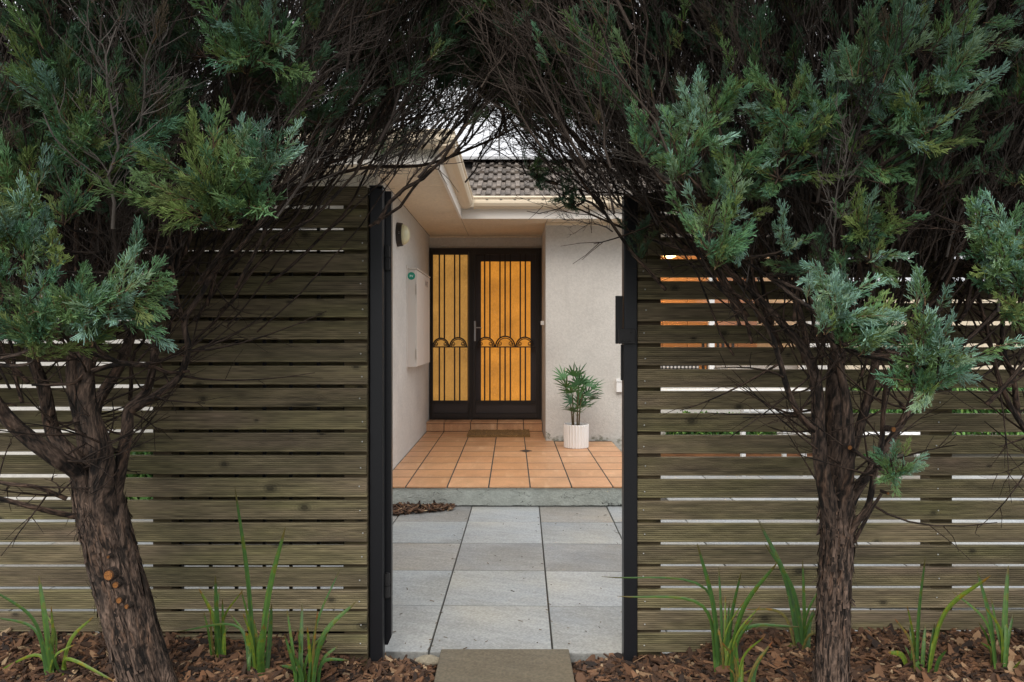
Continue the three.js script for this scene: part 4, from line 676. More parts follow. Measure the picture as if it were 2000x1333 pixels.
function conifer(label, seed, spec) {
  const t = thing('conifer_tree', label, 'tree', 'conifers before the fence'), rnd = mulberry(seed), gauss = () => rnd() + rnd() + rnd() - 1.5;
  const base = spec.base; t.position.copy(base); const loc = (v) => v.clone().sub(base);
  const pathOf = (list) => { const pts = list.map((q) => loc(at(q[0], q[1], q[2]))), n = (list.length - 1) * 7, cv = spline(pts, n), rr = []; for (let k = 0; k <= n; k++) { const u = k / n * (list.length - 1), i = Math.min(list.length - 2, Math.floor(u)), f = u - i; rr.push((list[i][3] * (1 - f) + list[i + 1][3] * f) * (list === spec.trunk ? 1 : 0.76)); } return [cv, rr]; };
  const joints = [];
  const tr = pathOf(spec.trunk), ta = new Acc(); { const dense = spline(tr[0], 90), rr = dense.map((_, k) => { const u = k / 90 * (tr[1].length - 1), i = Math.min(tr[1].length - 2, Math.floor(u)); return tr[1][i] + (tr[1][i + 1] - tr[1][i]) * (u - i); }); ta.tube(dense, rr, 48, barkRelief(seed)); 
    const trunk = mesh('trunk', ta.build(true), M.bark, t);
    const fl = new Acc(), pos = [], nor = [], uv = [], idx = [];      // loose strips of bark
    for (let k = 0; k < 900; k++) { const i = Math.floor(rnd() * 84), w = rnd() * 6.28, p = dense[i], r = rr[i] * 1.03, tt = dense[Math.min(90, i + 3)].clone().sub(p).normalize(), a = V(Math.cos(w), 0, Math.sin(w)), sd = tt.clone().cross(a).normalize(), L = 0.025 + rnd() * 0.09, wd = 0.002 + rnd() * 0.006, lift = 0.002 + rnd() * rnd() * 0.020, b0 = pos.length / 3;
      for (let q = 0; q < 4; q++) { const u = q / 3, c = p.clone().addScaledVector(a, r + lift * (rnd() < 0.5 ? u * u : (1 - u) * (1 - u)) + 0.001).addScaledVector(tt, (u - 0.5) * L).addScaledVector(sd, (rnd() - 0.5) * 0.003); for (const s of [-1, 1]) { pos.push(c.x + sd.x * wd * s * (1 - 0.5 * u), c.y + sd.y * wd * s, c.z + sd.z * wd * s * (1 - 0.5 * u)); nor.push(a.x, a.y, a.z); uv.push(w + s * wd, p.y + u * L); } }
      for (let q = 0; q < 3; q++) idx.push(b0 + q * 2, b0 + q * 2 + 1, b0 + q * 2 + 2, b0 + q * 2 + 1, b0 + q * 2 + 3, b0 + q * 2 + 2); }
    const fg = new THREE.BufferGeometry(); fg.setAttribute('position', new THREE.Float32BufferAttribute(pos, 3)); fg.setAttribute('normal', new THREE.Float32BufferAttribute(nor, 3)); fg.setAttribute('uv', new THREE.Float32BufferAttribute(uv, 2)); fg.setIndex(idx); const fm = mesh('bark_strips', fg, M.flake, trunk); fm.userData.kind = 'stuff';
    for (const [px, py, d, r, len] of spec.cuts ?? []) { const o = loc(at(px, py, d)), c = mesh('cut_stub', new THREE.CylinderGeometry(r * 1.15, r * 1.3, len, 14), M.bark, t); c.rotation.x = Math.PI / 2; c.rotation.z = (rnd() - 0.5) * 0.5; c.position.copy(o); const f = new THREE.CylinderGeometry(r, r, 0.003, 18); f.translate(0, len / 2 + 0.001, 0); mesh('sawn_face', f, M.cut, c); }
  }
  for (const limb of spec.limbs) { const [cv, rr] = pathOf(limb), a = new Acc(); a.tube(cv, rr, rr[0] > 0.012 ? 14 : 8, rr[0] > 0.012 ? barkRelief(seed + limb[0][0]) : null); mesh('limb', a.build(true), M.limb, t); cv.forEach((p, k) => joints.push([p, rr[k]])); }
  // crown: bare twigs through the volume, foliage in tufts at the outside
  const brushes = BR.map(() => []), sprays = SP.map(() => []), br = new Acc();
  const fork = loc(spec.fork);
  const addBrush = (p, dir, s) => { const k = Math.floor(rnd() * BR.length), up = V(0, 1, 0), q = new THREE.Quaternion().setFromUnitVectors(up, dir), roll = new THREE.Quaternion().setFromAxisAngle(up, rnd() * 6.28); q.multiply(roll); const tw = rnd(), c = tw < 0.14 ? [0.15, 0.13, 0.115] : tw < 0.4 ? [0.085, 0.064, 0.052] : [0.048, 0.036, 0.030], b2 = 0.75 + rnd() * 0.5; brushes[k].push([new THREE.Matrix4().compose(p, q, V(s * (0.8 + rnd() * 0.5), s, s * (0.8 + rnd() * 0.5))), rgb(c[0] * b2, c[1] * b2, c[2] * b2)]); };
  const addSpray = (p, dir, s, tone) => { const k = Math.floor(rnd() * SP.length), up = V(0, 1, 0), q = new THREE.Quaternion().setFromUnitVectors(up, dir).multiply(new THREE.Quaternion().setFromAxisAngle(up, rnd() * 6.28)), c = TONES[tone][Math.floor(rnd() * TONES[tone].length)], b = (0.65 + rnd() * 0.7) * (spec.tone ?? 1); const w = tone === 'd' ? [1.15, 1.3, 1.3] : tone === 'y' ? [1.4, 1.5, 1.4] : [1.42, 1.58, 1.72], m4 = new THREE.Matrix4().compose(p, q, V(s, s, s)); sprays[k].push([m4, rgb(c[0] * b * 0.92, c[1] * b * 1.0, c[2] * b * 0.70), rgb(c[0] * b * w[0], c[1] * b * w[1], c[2] * b * w[2])]); };
  let n = 0, tries = 0;
  while (n < spec.twigs && tries++ < spec.twigs * 60) {
    const p = V(spec.x[0] + rnd() * (spec.x[1] - spec.x[0]), 0.9 + rnd() * 2.6, -(1.05 + rnd() * (spec.d[1] - 1.05)));
    const near = -p.z < spec.d[0], cx = spec.fork.x, den = near ? (p.y > 1.28 + 0.55 * -p.z + 0.25 && ((p.x - cx) / 1.15) ** 2 + ((-p.z - 2.3) / 1.3) ** 2 + ((p.y - 2.3) / 1.1) ** 2 < 1 ? 0.75 : 0) : spec.inside(p.x, p.y, -p.z) * (Math.hypot((p.x * 2.5 / -p.z + 0.08) / 0.09, ((p.y - 1.28) * 2.5 / -p.z - 1.12) / 0.13) < 1 ? 0.1 : 1); if (rnd() > den) continue;
    const l = loc(p), dir = l.clone().sub(fork).normalize().multiplyScalar(1.0).add(V(gauss() * 0.35, 0.25 + gauss() * 0.3, gauss() * 0.35)).normalize(), s = 0.6 + rnd() * 0.6;
    addBrush(l.clone().addScaledVector(dir, -0.2 * s), dir, s); n++;
    if (!near && -p.z < 2.45 && p.y > 1.65 && rnd() < 0.55) { for (let k = 0; k < 6; k++) { const e = l.clone().addScaledVector(dir, (rnd() - 0.1) * 0.3 * s); addSpray(e.add(V(gauss() * 0.04, gauss() * 0.04, gauss() * 0.04)), dir.clone().add(V(gauss() * 0.6, 0.1 + gauss() * 0.5, gauss() * 0.6)).normalize(), 0.42 + rnd() * 0.4, rnd() < 0.15 ? 'n' : rnd() < 0.7 ? 'd' : rnd() < 0.6 ? 'g' : 'y'); } }
    if (rnd() < spec.green(p.x, p.y, -p.z)) { const e = l.clone().addScaledVector(dir, 0.22 * s); for (let k = 0; k < 8; k++) addSpray(e.clone().add(V(gauss() * 0.07, gauss() * 0.08, gauss() * 0.07)), dir.clone().add(V(gauss() * 0.5, 0.2 + gauss() * 0.4, gauss() * 0.5)).normalize(), 0.6 + rnd() * 0.5, rnd() < 0.2 ? 'n' : rnd() < 0.8 ? 'd' : 'g'); }
  }
  for (let k = 0, got = 0; k < 9000 && got < spec.boughs; k++) {   // finger-thick boughs running from the fork out into the crown
    const p = V(spec.x[0] + rnd() * (spec.x[1] - spec.x[0]), 1.2 + rnd() * 1.9, -(2.0 + rnd() * (spec.d[1] - 2.0))); if (spec.inside(p.x, p.y, -p.z) < 0.6) continue; got++;
    const e = loc(p), way = e.clone().sub(fork), s0 = fork.clone().addScaledVector(way, 0.35 + rnd() * 0.3).add(V(gauss() * 0.05, gauss() * 0.05 - 0.06, gauss() * 0.06)), m = s0.clone().lerp(e, 0.5).add(V(gauss() * 0.05, -0.04 + gauss() * 0.04, gauss() * 0.05)), tip = e.clone().addScaledVector(way.clone().normalize(), 0.12).add(V(0, 0.08, 0)), r0 = 0.003 + rnd() * 0.005;
    br.tube(spline([s0, m, e, tip], 14).map((q, i) => q.add(V(0.013 * Math.sin(i * 1.1 + k), 0.012 * Math.sin(i * 1.7 + k * 2), 0.01 * Math.sin(i * 0.9 + k * 3)))), (u) => r0 * (1 - 0.75 * u), 5);
  }
  for (const [px, py, rp, tone, d, lean] of spec.tufts) {
    const c = loc(at(px, py, d)), r = rp / F * d;
    let best = null, bd = 9; for (const j of joints) { const q = j[0].distanceTo(c) + Math.max(0, j[0].y - c.y) * 0.4; if (q < bd && q > 0.05) { bd = q; best = j; } }
    const heart = c.clone().add(V(0, -r * 0.7, 0.0));
    if (best && bd < 0.9) { const m = best[0].clone().lerp(heart, 0.55).add(V(gauss() * 0.03, -0.05 * bd, gauss() * 0.03)); br.tube(spline([best[0], m, heart, c.clone().add(V(0, r * 0.3, 0))], 12), (k) => 0.0065 - 0.0048 * k, 6); }
    const ax = 0.75 + rnd() * 0.6, ay = 0.75 + rnd() * 0.6, shoots = Math.max(4, Math.round(rp / 8)), sc = (spec.spray ?? 0.7) * (rp < 30 ? 0.75 : 1);
    for (let k = 0; k < shoots; k++) {                // each tuft is a handful of shoots carrying sprays towards their ends
      const o = V(gauss() * 1.7 * ax, 0.15 + gauss() * 1.35 * ay, 0.15 + gauss() * 0.9), end = c.clone().addScaledVector(o, r * 0.95), sw = o.clone().multiplyScalar(0.8).add(V((lean ?? 0) * 0.7, 0.55, 0.2)).normalize(), mid = heart.clone().lerp(end, 0.5).add(V(gauss() * 0.012, -0.01, gauss() * 0.012)), f = spline([heart, mid, end], 8);
      br.tube(f, (q) => 0.0026 - 0.0014 * q, 4);
      const ns = 2 + Math.floor(rnd() * 3);
      for (let q = 0; q < ns; q++) { const u = 0.3 + 0.7 * q / Math.max(1, ns - 1), p = f[Math.min(8, Math.round(u * 8))], dir = sw.clone().add(V(gauss() * 0.42, gauss() * 0.35, gauss() * 0.42)).normalize(); addSpray(p.clone().addScaledVector(dir, -0.02), dir, sc * (0.7 + rnd() * 0.6) * (q === ns - 1 ? 1.1 : 0.9), rnd() < 0.7 ? tone : tone === 'd' ? 'd' : rnd() < 0.5 ? 'g' : 'y'); }
    }
  }
  for (let k = 0; k < spec.whips; k++) {             // thin bare branches leaving the limbs
    const j = joints[Math.floor(rnd() * joints.length)]; if (j[0].y + base.y < 0.75) continue; const dir = V(gauss() * 1.0 + (spec.sweep ?? 0), 0.2 + gauss() * 0.6, gauss() * 0.8).normalize(), L = 0.1 + rnd() * 0.32, kk = V(gauss() * 0.12, 0.06 + gauss() * 0.10, gauss() * 0.1);
    const f = (u) => j[0].clone().addScaledVector(dir, u * L).addScaledVector(kk, u * u); br.tube([0, 0.2, 0.4, 0.6, 0.8, 1].map(f), (u) => Math.min(0.004, j[1] * 0.5) * (1 - 0.7 * u), 4);
    for (let q = 0; q < 3; q++) { const u = 0.3 + rnd() * 0.6, o = f(u), d2 = dir.clone().add(V(gauss() * 0.9, gauss() * 0.9, gauss() * 0.9)).normalize(), l2 = 0.03 + rnd() * 0.12; br.tube([o, o.clone().addScaledVector(d2, l2 * 0.5).add(V(gauss() * 0.01, gauss() * 0.01, 0)), o.clone().addScaledVector(d2, l2)], (v) => 0.0016 - 0.0008 * v, 3); }
  }
  mesh('branches', br.build(), M.limb, t).userData.kind = 'stuff';
  const crown = new THREE.Group(); crown.name = 'crown'; t.add(crown);
  const inst = (name, geo, m, list, col) => { if (!list.length) return; const im = new THREE.InstancedMesh(geo, m, list.length); im.name = name; im.castShadow = im.receiveShadow = true; list.forEach((q, i) => { im.setMatrixAt(i, col ? q[0] : q); if (col && col < 3) im.setColorAt(i, q[col]); }); im.userData.kind = 'stuff'; crown.add(im); };
  brushes.forEach((l, k) => inst('twigs', BR[k], M.twig, l, 1));
  sprays.forEach((l, k) => { inst('foliage', SP[k][0], M.foliage, l, 1); inst('young_foliage', SP[k][1], M.foliage, l, 2); inst('stems', SP[k][2], M.stem, l, 3); });
  return t;
}
// lower face of each crown, as a height over x that rises away from the camera
const lerpTab = (tab, x) => { if (x <= tab[0][0]) return tab[0][1]; for (let i = 1; i < tab.length; i++) if (x < tab[i][0]) { const [a, b] = [tab[i - 1], tab[i]]; return a[1] + (b[1] - a[1]) * (x - a[0]) / (b[0] - a[0]); } return tab[tab.length - 1][1]; };
const lowL = [[-2.6, 1.12], [-1.7, 1.18], [-1.45, 1.28], [-1.1, 1.52], [-0.78, 1.74], [-0.48, 1.83], [-0.2, 1.89], [0, 1.94], [0.15, 2.1]];
const lowR = [[-0.08, 2.1], [0.02, 1.92], [0.2, 1.80], [0.4, 1.71], [0.6, 1.62], [0.85, 1.5], [1.1, 1.42], [1.4, 1.5], [2.6, 1.45]];
conifer('conifer with a leaning trunk and sawn stubs, left of the gateway', 71, {
  spray: 0.70, tone: 0.74, base: V(PX(318, 2.3), 0.08, -2.3), fork: at(185, 930, 2.3),
  trunk: [[322, 1420, 2.28, 0.084], [287, 1333, 2.28, 0.074], [245, 1192, 2.28, 0.072], [209, 1050, 2.29, 0.070], [188, 960, 2.30, 0.068], [176, 900, 2.31, 0.045]],
  limbs: [
    [[205, 1060, 2.27, 0.05], [182, 980, 2.26, 0.048], [155, 925, 2.22, 0.038], [110, 895, 2.15, 0.034], [55, 855, 2.1, 0.03], [0, 800, 2.05, 0.026], [-60, 700, 2.0, 0.02]],
    [[185, 960, 2.3, 0.045], [150, 900, 2.3, 0.034], [105, 850, 2.35, 0.030], [85, 760, 2.35, 0.026], [60, 690, 2.3, 0.022], [45, 560, 2.25, 0.018], [20, 380, 2.2, 0.013], [40, 180, 2.1, 0.010]],
    [[185, 960, 2.34, 0.06], [175, 850, 2.36, 0.052], [150, 740, 2.38, 0.044], [160, 620, 2.4, 0.038], [190, 470, 2.4, 0.030], [215, 300, 2.4, 0.024], [200, 120, 2.4, 0.018], [230, -60, 2.4, 0.013]],
    [[205, 1060, 2.27, 0.05], [200, 970, 2.25, 0.054], [196, 880, 2.2, 0.044], [172, 800, 2.2, 0.036], [165, 700, 2.22, 0.028], [130, 560, 2.25, 0.022], [110, 400, 2.2, 0.016], [150, 200, 2.1, 0.010]],
    [[205, 1050, 2.28, 0.05], [222, 965, 2.28, 0.034], [236, 905, 2.26, 0.026], [248, 840, 2.26, 0.024], [252, 800, 2.27, 0.022], [285, 765, 2.3, 0.018], [300, 700, 2.32, 0.016], [305, 610, 2.34, 0.014], [345, 520, 2.36, 0.012], [350, 440, 2.38, 0.010], [330, 350, 2.38, 0.008]],
    [[252, 805, 2.27, 0.018], [300, 775, 2.25, 0.016], [350, 735, 2.24, 0.0145], [367, 680, 2.24, 0.013], [360, 630, 2.25, 0.0125], [395, 570, 2.28, 0.011], [440, 490, 2.32, 0.010], [490, 420, 2.36, 0.009], [570, 350, 2.42, 0.008], [690, 300, 2.5, 0.006], [800, 240, 2.6, 0.004]],
    [[360, 640, 2.25, 0.009], [340, 560, 2.22, 0.009], [330, 470, 2.2, 0.008], [320, 400, 2.2, 0.007]],
    [[195, 880, 2.3, 0.03], [185, 800, 2.36, 0.026], [230, 720, 2.44, 0.024], [270, 620, 2.5, 0.022], [340, 470, 2.55, 0.018], [430, 320, 2.55, 0.016], [500, 180, 2.5, 0.014], [640, 70, 2.45, 0.012], [760, 0, 2.4, 0.010], [900, -80, 2.4, 0.006]],
    [[270, 620, 2.5, 0.014], [400, 480, 2.5, 0.012], [520, 390, 2.52, 0.010], [700, 330, 2.55, 0.0085], [830, 322, 2.58, 0.0075], [920, 290, 2.6, 0.006], [1000, 252, 2.6, 0.005], [1070, 200, 2.6, 0.003]],
    [[500, 180, 2.5, 0.010], [640, 220, 2.6, 0.008], [780, 235, 2.65, 0.006], [920, 200, 2.7, 0.004]],
    [[20, 380, 2.2, 0.012], [28, 130, 1.9, 0.012], [40, 80, 1.85, 0.012], [68, 50, 1.85, 0.0115], [85, 15, 1.85, 0.011], [125, -30, 1.85, 0.010]],
    [[430, 330, 2.2, 0.006], [455, 220, 2.0, 0.010], [470, 185, 1.98, 0.010], [490, 150, 1.98, 0.009], [500, 60, 2.0, 0.008], [515, -20, 2.0, 0.006]],
    [[150, 1010, 2.25, 0.012], [100, 1000, 2.2, 0.011], [40, 985, 2.15, 0.010], [-40, 965, 2.1, 0.009]],
    [[130, 975, 2.25, 0.010], [70, 952, 2.22, 0.009], [10, 945, 2.2, 0.008], [-40, 930, 2.2, 0.007]],
    [[185, 690, 2.24, 0.007], [150, 745, 2.18, 0.007], [110, 752, 2.15, 0.006], [62, 752, 2.14, 0.0055]],
    [[370, 725, 2.24, 0.006], [330, 728, 2.22, 0.007], [290, 715, 2.2, 0.009], [230, 712, 2.2, 0.010], [180, 725, 2.2, 0.011]],
  ],
  cuts: [[216, 1122, 2.211, 0.0165, 0.02], [229, 1141, 2.211, 0.010, 0.02], [236, 1171, 2.211, 0.0095, 0.02], [252, 1183, 2.212, 0.0075, 0.02], [215, 1087, 2.216, 0.0045, 0.015]],
  x: [-2.9, 0.15], d: [1.75, 3.3], twigs: 1800, boughs: 95, whips: 190, sweep: 0.2,
  inside: (x, y, d) => { const lo = 1.28 + (lerpTab(lowL, x * 2.45 / Math.max(2.2, d)) - 1.28) * (0.75 + 0.25 * d / 2.45), top = 3.35 - 0.25 * (x + 1.4) ** 2, e = sm(lo - 0.05, lo + 0.25, y) * sm(top + 0.1, top - 0.3, y); const f = d < 2.0 ? 0.35 * (x < -0.9 ? 1 : 0.3) : d < 2.25 ? 0.6 : 1; const q = Math.hypot((x * 2.5 / d + 0.18) / 0.22, ((y - 1.28) * 2.5 / d - 0.76) / 0.13); return e * f * (y > 2.75 ? 0.25 : y > 2.45 ? 0.55 : 1) * (d > 2.75 ? 0.35 : 1) * (q < 1 ? 0.62 : 1); },
  green: (x, y, d) => (y > 2.3 ? 0.45 : x > -0.75 && y > 1.95 ? 0.5 : 0.10),
  tufts: [[100, 80, 70, 'g', 1.85], [65, 160, 60, 'g', 1.85], [150, 255, 80, 'g', 1.8], [60, 290, 60, 'g', 1.85], [35, 345, 55, 'y', 1.8], [125, 395, 60, 'g', 1.8], [200, 225, 60, 'g', 1.85], [285, 215, 60, 'd', 1.95], [240, 100, 70, 'd', 2.0], [330, 150, 60, 'd', 2.05], [170, 30, 60, 'd', 1.9], [300, 40, 70, 'd', 2.0], [400, 70, 60, 'd', 2.0], [390, 310, 50, 'y', 1.8], [385, 370, 60, 'y', 1.78], [440, 350, 65, 'g', 1.78], [500, 325, 55, 'b', 1.78], [490, 380, 55, 'g', 1.78], [420, 410, 45, 'y', 1.78], [120, 180, 50, 'b', 1.8], [495, 80, 45, 'g', 1.9], [525, 55, 40, 'b', 1.9], [480, 110, 40, 'g', 1.9], [560, 130, 60, 'd', 2.05], [620, 200, 55, 'd', 2.1], [590, 170, 50, 'g', 2.05], [20, 430, 55, 'b', 1.72], [50, 480, 45, 'b', 1.72], [10, 520, 60, 'g', 1.72], [30, 580, 50, 'g', 1.72], [75, 630, 50, 'g', 1.7, 0.3], [120, 610, 55, 'b', 1.7, 0.5], [170, 590, 50, 'g', 1.7, 0.9], [215, 575, 45, 'b', 1.7, 1.0], [265, 545, 35, 'g', 1.7, 1.2], [70, 670, 35, 'y', 1.7], [180, 640, 35, 'g', 1.7, 0.9], [700, 60, 70, 'd', 2.3], [800, 70, 70, 'd', 2.4], [850, 130, 60, 'd', 2.4], [900, 100, 60, 'g', 2.4, 0.5], [960, 95, 50, 'g', 2.4, 0.8], [930, 130, 50, 'd', 2.4], [870, 50, 60, 'd', 2.4], [760, 130, 60, 'd', 2.4], [950, 40, 40, 'd', 2.4], [250, 330, 50, 'd', 2.0], [80, 240, 60, 'd', 1.95]],
});
conifer('conifer with an upright trunk and blue green tufts, right of the gateway', 72, {
  spray: 0.55, tone: 0.95, base: V(PX(1622, 2.3), 0.09, -2.3), fork: at(1640, 930, 2.3),
  trunk: [[1620, 1420, 2.28, 0.054], [1624, 1333, 2.28, 0.049], [1629, 1170, 2.28, 0.047], [1635, 1050, 2.28, 0.0465], [1634, 985, 2.29, 0.046], [1634, 930, 2.30, 0.038]],
  limbs: [
    [[1634, 1110, 2.285, 0.03], [1622, 1000, 2.262, 0.036], [1606, 920, 2.24, 0.032], [1598, 840, 2.24, 0.028], [1597, 770, 2.25, 0.025], [1580, 700, 2.27, 0.021], [1535, 640, 2.3, 0.017], [1480, 580, 2.34, 0.014], [1400, 510, 2.4, 0.012], [1300, 430, 2.46, 0.010], [1200, 340, 2.52, 0.008], [1090, 230, 2.58, 0.005]],
    [[1600, 850, 2.24, 0.015], [1565, 815, 2.22, 0.0135], [1540, 765, 2.2, 0.012], [1522, 700, 2.18, 0.011], [1500, 640, 2.18, 0.009], [1460, 590, 2.18, 0.007], [1380, 550, 2.2, 0.004]],
    [[1632, 985, 2.32, 0.045], [1632, 880, 2.36, 0.040], [1630, 760, 2.38, 0.036], [1645, 620, 2.4, 0.030], [1640, 460, 2.4, 0.025], [1610, 300, 2.4, 0.020], [1560, 130, 2.4, 0.015], [1540, -60, 2.4, 0.01]],
    [[1634, 1120, 2.28, 0.028], [1645, 1010, 2.258, 0.034], [1656, 900, 2.22, 0.027], [1655, 800, 2.22, 0.021], [1640, 720, 2.22, 0.016], [1620, 640, 2.2, 0.012], [1610, 560, 2.15, 0.009]],
    [[1640, 1060, 2.28, 0.026], [1664, 975, 2.28, 0.024], [1700, 920, 2.28, 0.0185], [1738, 862, 2.3, 0.017], [1775, 800, 2.32, 0.0155], [1800, 700, 2.34, 0.014], [1840, 560, 2.36, 0.012], [1880, 400, 2.36, 0.010], [1900, 200, 2.3, 0.008]],
    [[1645, 1080, 2.27, 0.018], [1668, 1030, 2.24, 0.015], [1695, 990, 2.22, 0.0125], [1708, 930, 2.2, 0.012], [1722, 870, 2.2, 0.011], [1726, 800, 2.18, 0.009], [1735, 740, 2.1, 0.008], [1780, 700, 1.95, 0.005]],
    [[1645, 940, 2.34, 0.024], [1690, 800, 2.4, 0.020], [1715, 680, 2.42, 0.018], [1730, 540, 2.42, 0.015], [1760, 380, 2.38, 0.012], [1780, 220, 2.2, 0.009], [1800, 80, 2.0, 0.006]],
    [[1580, 700, 2.27, 0.014], [1560, 600, 2.3, 0.013], [1500, 480, 2.35, 0.012], [1440, 350, 2.4, 0.010], [1350, 240, 2.42, 0.009], [1240, 120, 2.45, 0.007], [1150, 0, 2.5, 0.004]],
    [[1640, 460, 2.4, 0.014], [1560, 320, 2.35, 0.012], [1480, 210, 2.3, 0.010], [1400, 130, 2.25, 0.008], [1360, 20, 2.2, 0.006]],
    [[1400, 510, 2.4, 0.008], [1280, 470, 2.5, 0.007], [1180, 430, 2.58, 0.005], [1100, 395, 2.62, 0.003]],
    [[1300, 430, 2.46, 0.007], [1220, 380, 2.55, 0.005], [1150, 375, 2.6, 0.004], [1090, 360, 2.62, 0.003]],
    [[1620, 640, 2.2, 0.008], [1530, 560, 2.1, 0.007], [1420, 480, 2.0, 0.006], [1380, 400, 1.95, 0.004]],
    [[1715, 680, 2.42, 0.010], [1690, 560, 2.2, 0.009], [1640, 420, 2.0, 0.008], [1560, 330, 1.95, 0.006]],
    [[1668, 1060, 2.25, 0.008], [1700, 1000, 2.2, 0.0075], [1722, 965, 2.18, 0.006]],
  ],
  cuts: [[1738, 838, 2.16, 0.008, 0.03], [1656, 873, 2.17, 0.007, 0.03], [1728, 962, 2.14, 0.004, 0.03]],
  x: [-0.1, 2.5], d: [1.75, 3.3], twigs: 1900, boughs: 105, whips: 190, sweep: -0.1,
  inside: (x, y, d) => { const lo = 1.28 + (lerpTab(lowR, x * 2.45 / Math.max(2.2, d)) - 1.28) * (0.75 + 0.25 * d / 2.45), top = 3.4 - 0.25 * (x - 1.2) ** 2, e = sm(lo - 0.05, lo + 0.22, y) * sm(top + 0.1, top - 0.3, y); const f = d < 2.0 ? 0.25 : d < 2.25 ? 0.6 : 1; return e * f * (y > 2.75 ? 0.25 : y > 2.45 ? 0.55 : 1) * (d > 2.75 ? 0.35 : 1); },
  green: (x, y, d) => (y > 2.3 ? 0.45 : x < 0.35 ? 0.35 : 0.05),
  tufts: [[1790, 45, 80, 'b', 1.75], [1860, 60, 70, 'b', 1.75], [1840, 130, 60, 'b', 1.75], [1740, 90, 60, 'b', 1.75], [1780, 150, 55, 'g', 1.75], [1660, 170, 50, 'g', 1.85], [1690, 130, 45, 'd', 1.95], [1810, 225, 45, 'b', 1.75], [1750, 215, 50, 'g', 1.8], [1380, 220, 45, 'b', 1.85], [1400, 195, 35, 'g', 1.85], [1340, 300, 50, 'g', 1.85], [1260, 275, 40, 'g', 1.9], [1320, 320, 40, 'b', 1.85], [1435, 310, 40, 'g', 1.85], [1375, 260, 40, 'd', 1.95], [1540, 190, 45, 'g', 1.85], [1530, 265, 50, 'b', 1.85], [1600, 215, 50, 'b', 1.82], [1570, 250, 55, 'g', 1.82], [1520, 310, 55, 'g', 1.85], [1590, 300, 60, 'd', 1.95], [1640, 160, 50, 'b', 1.85], [1660, 260, 55, 'g', 1.85], [1730, 210, 50, 'b', 1.8], [1720, 290, 60, 'g', 1.85], [1790, 300, 50, 'd', 1.95], [1840, 330, 50, 'd', 1.95], [1810, 250, 45, 'g', 1.8], [1410, 370, 35, 'd', 1.9], [1390, 415, 40, 'b', 1.85], [1385, 460, 45, 'g', 1.85], [1430, 400, 40, 'b', 1.85], [1460, 340, 45, 'g', 1.9], [1400, 490, 35, 'g', 1.85], [1540, 465, 25, 'b', 1.9], [1590, 500, 40, 'd', 1.95], [1690, 430, 40, 'y', 1.85], [1700, 480, 40, 'b', 1.85], [1740, 420, 40, 'y', 1.9], [1650, 460, 35, 'd', 1.9], [1655, 545, 35, 'b', 1.75], [1640, 590, 45, 'b', 1.72], [1610, 620, 38, 'b', 1.72], [1670, 610, 40, 'g', 1.74], [1690, 665, 30, 'b', 1.74], [1645, 645, 40, 'g', 1.75], [1815, 640, 45, 'b', 1.72], [1850, 670, 50, 'b', 1.72, 0.4], [1800, 680, 45, 'b', 1.72], [1830, 720, 45, 'b', 1.74, 0.3], [1780, 720, 40, 'g', 1.76], [1800, 760, 35, 'g', 1.76], [1740, 900, 18, 'g', 1.95, -0.2], [1765, 905, 16, 'b', 1.95, 0.4], [1745, 915, 16, 'g', 1.95], [1080, 70, 60, 'd', 2.3], [1020, 60, 40, 'd', 2.35], [1060, 150, 60, 'd', 2.35], [1140, 40, 60, 'd', 2.3], [1210, 60, 60, 'd', 2.25], [1290, 40, 60, 'd', 2.2], [1180, 120, 60, 'd', 2.3], [1100, 200, 50, 'd', 2.4], [1380, 60, 50, 'd', 2.1], [1450, 50, 50, 'd', 2.1], [1035, 315, 22, 'g', 2.6, -0.4], [1050, 330, 20, 'd', 2.6], [1100, 372, 18, 'd', 2.6], [1120, 392, 16, 'd', 2.6], [1250, 490, 25, 'd', 2.5], [1245, 460, 20, 'd', 2.5]],
});
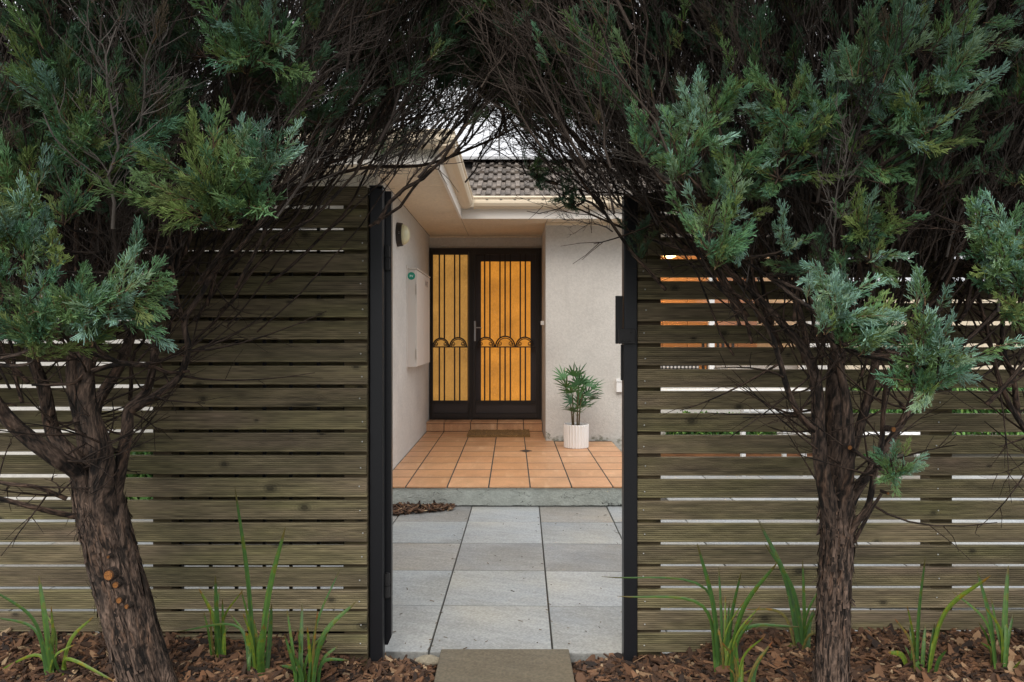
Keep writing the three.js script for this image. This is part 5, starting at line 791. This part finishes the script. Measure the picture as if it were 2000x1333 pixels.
conifer('conifer at the right edge of the picture, only its outer branches showing', 73, {
  spray: 0.6, base: V(PX(2120, 2.35), 0.09, -2.35), fork: at(2110, 900, 2.35),
  trunk: [[2120, 1420, 2.35, 0.07], [2115, 1200, 2.35, 0.062], [2110, 1050, 2.35, 0.055], [2105, 930, 2.36, 0.045]],
  limbs: [
    [[2105, 1000, 2.36, 0.03], [2040, 880, 2.38, 0.02], [1990, 820, 2.4, 0.012], [1955, 750, 2.4, 0.010], [1930, 650, 2.4, 0.009], [1900, 520, 2.42, 0.008], [1890, 350, 2.42, 0.008]],
    [[1990, 820, 2.4, 0.012], [1980, 740, 2.42, 0.011], [1960, 680, 2.42, 0.010], [1965, 560, 2.4, 0.009], [1985, 420, 2.35, 0.008]],
    [[2105, 960, 2.36, 0.035], [2110, 760, 2.4, 0.03], [2080, 500, 2.4, 0.022], [2050, 250, 2.35, 0.016], [2020, 0, 2.3, 0.01]],
    [[2080, 500, 2.4, 0.014], [2020, 520, 2.1, 0.010], [1960, 480, 1.85, 0.007], [1935, 440, 1.8, 0.005]],
    [[2050, 250, 2.35, 0.012], [1980, 230, 2.1, 0.009], [1930, 260, 2.0, 0.006], [1885, 235, 1.95, 0.003]],
  ],
  x: [1.35, 3.2], d: [1.8, 3.2], twigs: 850, boughs: 70, whips: 120,
  inside: (x, y, d) => sm(1.42, 1.7, y) * sm(3.3, 3.0, y) * (d < 2.2 ? 0.5 : 1) * sm(1.35, 1.6, x),
  green: (x, y) => (y > 2.3 ? 0.4 : 0.05),
  tufts: [[1950, 420, 45, 'b', 1.72], [1985, 440, 45, 'b', 1.72], [1930, 480, 35, 'g', 1.74], [1960, 500, 45, 'b', 1.72], [1990, 530, 45, 'b', 1.72], [1940, 545, 35, 'g', 1.76], [1965, 590, 40, 'g', 1.74], [1995, 610, 30, 'y', 1.74], [1985, 330, 40, 'd', 1.9], [1990, 160, 50, 'g', 1.85]],
});
shade(scene);
renderer.render(scene, camera);
